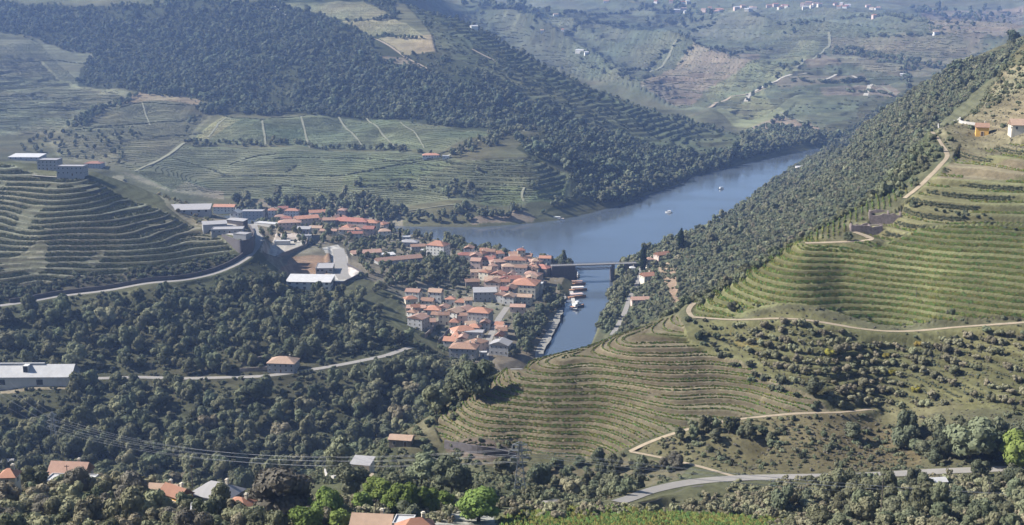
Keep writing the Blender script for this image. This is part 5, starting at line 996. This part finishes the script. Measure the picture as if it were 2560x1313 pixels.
def cand(L, s, r, keys, label, group, excl=(), hs=(.75, 1.4), gap=0.0, pad=1.5):
    x, y = zone(L, s, excl); ok = free(x, y, pad) & clear(x, y) & opened(x, y)
    if gap: ok &= rng.random(len(x)) > gap
    for a, b in zip(x[ok], y[ok]):
        key = keys[rng.integers(len(keys))]; CAND.append([a, b, float(Hq(a, b)), rng.uniform(*r)*(1.3 if rng.random() < .15 else 1)*(.62 if key == 'tall' else 1), key, label, group, rng.uniform(*hs)])
VW = [(-80,775),(140,752),(350,730),(560,692),(640,655),(700,690),(730,715),(830,745),(900,745),(1000,850),(1060,862),(1180,905),(1230,945),(1180,1012),(1085,1052),(1000,1080),(900,1130),(700,1178),(300,1150),(-80,1135)]
cand([(-80,975),(200,965),(640,950),(830,925),(980,895),(1180,915),(1230,945),(1180,1012),(1085,1052),(1010,1095,690),(900,1150,640),(700,1205,575),(300,1190,560),(-80,1170,560)], 9.4, (2.6, 6.8), ('wood', 'wood', 'mid', 'tall', 'mid', 'olive'), 'dark leafy tree in the ravine woods below the lower valley road', 'trees of the ravine woods', gap=.06)
cand([(-80,775),(140,752),(350,730),(560,692),(640,655),(700,690),(730,715),(830,745),(900,745),(1000,850),(1060,862),(980,880),(830,908),(640,935),(200,940),(-80,950)], 9.8, (2.6, 6.6), ('wood', 'wood', 'mid', 'olive', 'tall'), 'dark leafy tree on the wooded slope between the two valley roads', 'trees between the two valley roads', gap=.12)
cand([(-40,1215),(300,1232),(480,1262),(780,1262),(900,1313),(900,1345),(-40,1345)], 6.4, (2.0, 4.0), ('olive', 'olive', 'olive', 'dry', 'mid'), 'grey green tree in the thicket at the foot of the picture near the tower house', 'trees of the near thicket', gap=.1)
cand([(2080,1205),(2350,1200),(2600,1190),(2600,1345),(1950,1345),(1900,1300)], 7.0, (1.9, 3.4), ('mid', 'olive', 'mid', 'wood'), 'shrubby tree in the thicket below the far end of the near road', 'trees below the near road end', gap=.2)
cand([(2230,1060),(2420,1050),(2600,1050),(2600,1180),(2330,1175)], 7.0, (2.4, 4.0), ('wood', 'mid'), 'dark tree in the copse above the far end of the near road', 'trees above the near road end', gap=.15)
cand([(1700,1075),(1900,1070),(1980,1110),(1900,1130),(1740,1115)], 5.5, (1.8, 3.0), ('olive', 'wood'), 'grey tree in the clump on the dry slope above the near road', 'trees on the dry slope')
cand([(1380,1165),(1560,1150),(1640,1180),(1560,1245),(1400,1235)], 6.5, (1.8, 3.2), ('olive', 'mid', 'wood'), 'tree on the shady slope between the spur and the near road', 'trees between spur and near road', gap=.25)
cand([(1110,605),(1290,645),(1280,652),(1110,622)], 7, (3.4, 4.8), ('mid', 'wood'), 'rounded tree on the riverside behind the village', 'riverside trees behind the village', pad=.3); cand([(1345,648),(1430,668),(1420,676),(1350,660)], 6.5, (3.0, 4.2), ('mid', 'wood'), 'leafy tree at the town end of the bridge below the tall one', 'trees at the bridge end', pad=.3)
cand([(1330,780),(1375,720),(1400,720),(1385,800),(1330,890),(1290,905),(1275,860),(1310,810)], 6.5, (2.6, 4.2), ('wood', 'wood', 'mid'), 'dark tree between the quay path and the village', 'trees beside the quay', pad=.4)
cand([(930,690),(1000,670),(1140,650),(1200,690),(1160,740),(1060,720),(960,740)], 7.5, (2.2, 3.8), ('wood', 'mid'), 'dark garden tree on the terraces above the village', 'garden trees above the village', pad=.4, gap=.15)
SZ = []
for i, c in enumerate(CAND):
    px, py, d = inview(np.array([c[0]]), np.array([c[1]]), np.array([c[2]+c[3]*1.4])); px, py = px[0], py[0]; vis = -20 < px < 2580 and -10 < py < 1340
    if vis: q = cast(px, py); vis = q[1] > c[1]-25
    SZ.append((-c[3]/c[1] if vis else 1, i))
SZ.sort(); TOP = set(i for s, i in SZ[:262] if s < 0); REST = {'wood': [], 'mid': []}
for i, c in enumerate(CAND):
    if i in TOP: tree(c[0], c[1], c[2]-.1, c[3], rng.uniform(0, 6.28), c[4], c[5], c[7], c[6])
    else: REST['wood' if c[4] == 'wood' else 'mid'].append((c[0], c[1], c[2]-.2, c[3], c[7]))
print('candidates', len(CAND))
for k, key, lb in (('wood', 'wood', 'dark remaining trees massed in the valley woods'), ('mid', 'woodmid', 'lighter remaining trees massed in the valley woods')):
    a = np.array(REST[k]); scatter('valley_woodland', key, a[:, :3], rng.uniform(0, 6.28, len(a)), np.stack([a[:, 3], a[:, 3], a[:, 3]*a[:, 4]], 1), lb, 'woodland')
P_, A_ = rows_from(*tq('olive'), (.3,), -8); x = P_[:, 0]+rng.normal(size=len(P_))*.5; y = P_[:, 1]+rng.normal(size=len(P_))*.3; ok = free(x, y, .6) & clear(x, y) & (rng.random(len(x)) > .08); x, y = x[ok], y[ok]; px, py, _ = inview(x, y, Hq(x, y)); ok = (px > -10) & (px < 2570); x, y = x[ok], y[ok]; print('olives', len(x)); k = np.argsort(y)
q_ = k[290:]; n = len(q_); k = k[:290]; rr = rng.uniform(1.4, 2.4, n); scatter('olive_grove', 'olive', np.stack([x[q_], y[q_], Hq(x[q_], y[q_])-.1], 1), rng.uniform(0, 6.28, n), np.stack([rr, rr, rr], 1), 'upper rows of the olive grove under the vineyard track', 'olive grove')
for a, b in zip(x[k], y[k]):
    z = float(Hq(a, b)); px, py, d = inview(a, b, z)
    if -10 < px < 2570: tree(a, b, z-.1, rng.uniform(1.5, 2.5), rng.uniform(0, 6.28), 'gold' if rng.random() < .02 else 'olive', 'small grey green olive tree on the slope under the vineyard track', rng.uniform(.85, 1.2), 'olive trees under the vineyard track', 'olive_tree', 'olive tree')
# ---------------------------------------------------------------- haze
hz = bpy.data.materials.new('haze_air'); hz.use_nodes = True; nt = hz.node_tree; nt.nodes.remove(nt.nodes['Principled BSDF'])
pv = nt.nodes.new('ShaderNodeVolumePrincipled'); pv.inputs['Color'].default_value = (.36, .54, 1.0, 1); pv.inputs['Density'].default_value = HAZE; pv.inputs['Anisotropy'].default_value = .25
nt.links.new(pv.outputs[0], nt.nodes['Material Output'].inputs['Volume'])
link('haze', bmesh_('haze', [(-14000, -400, -8, 14000, 9400, 760)], hz), kind='stuff')
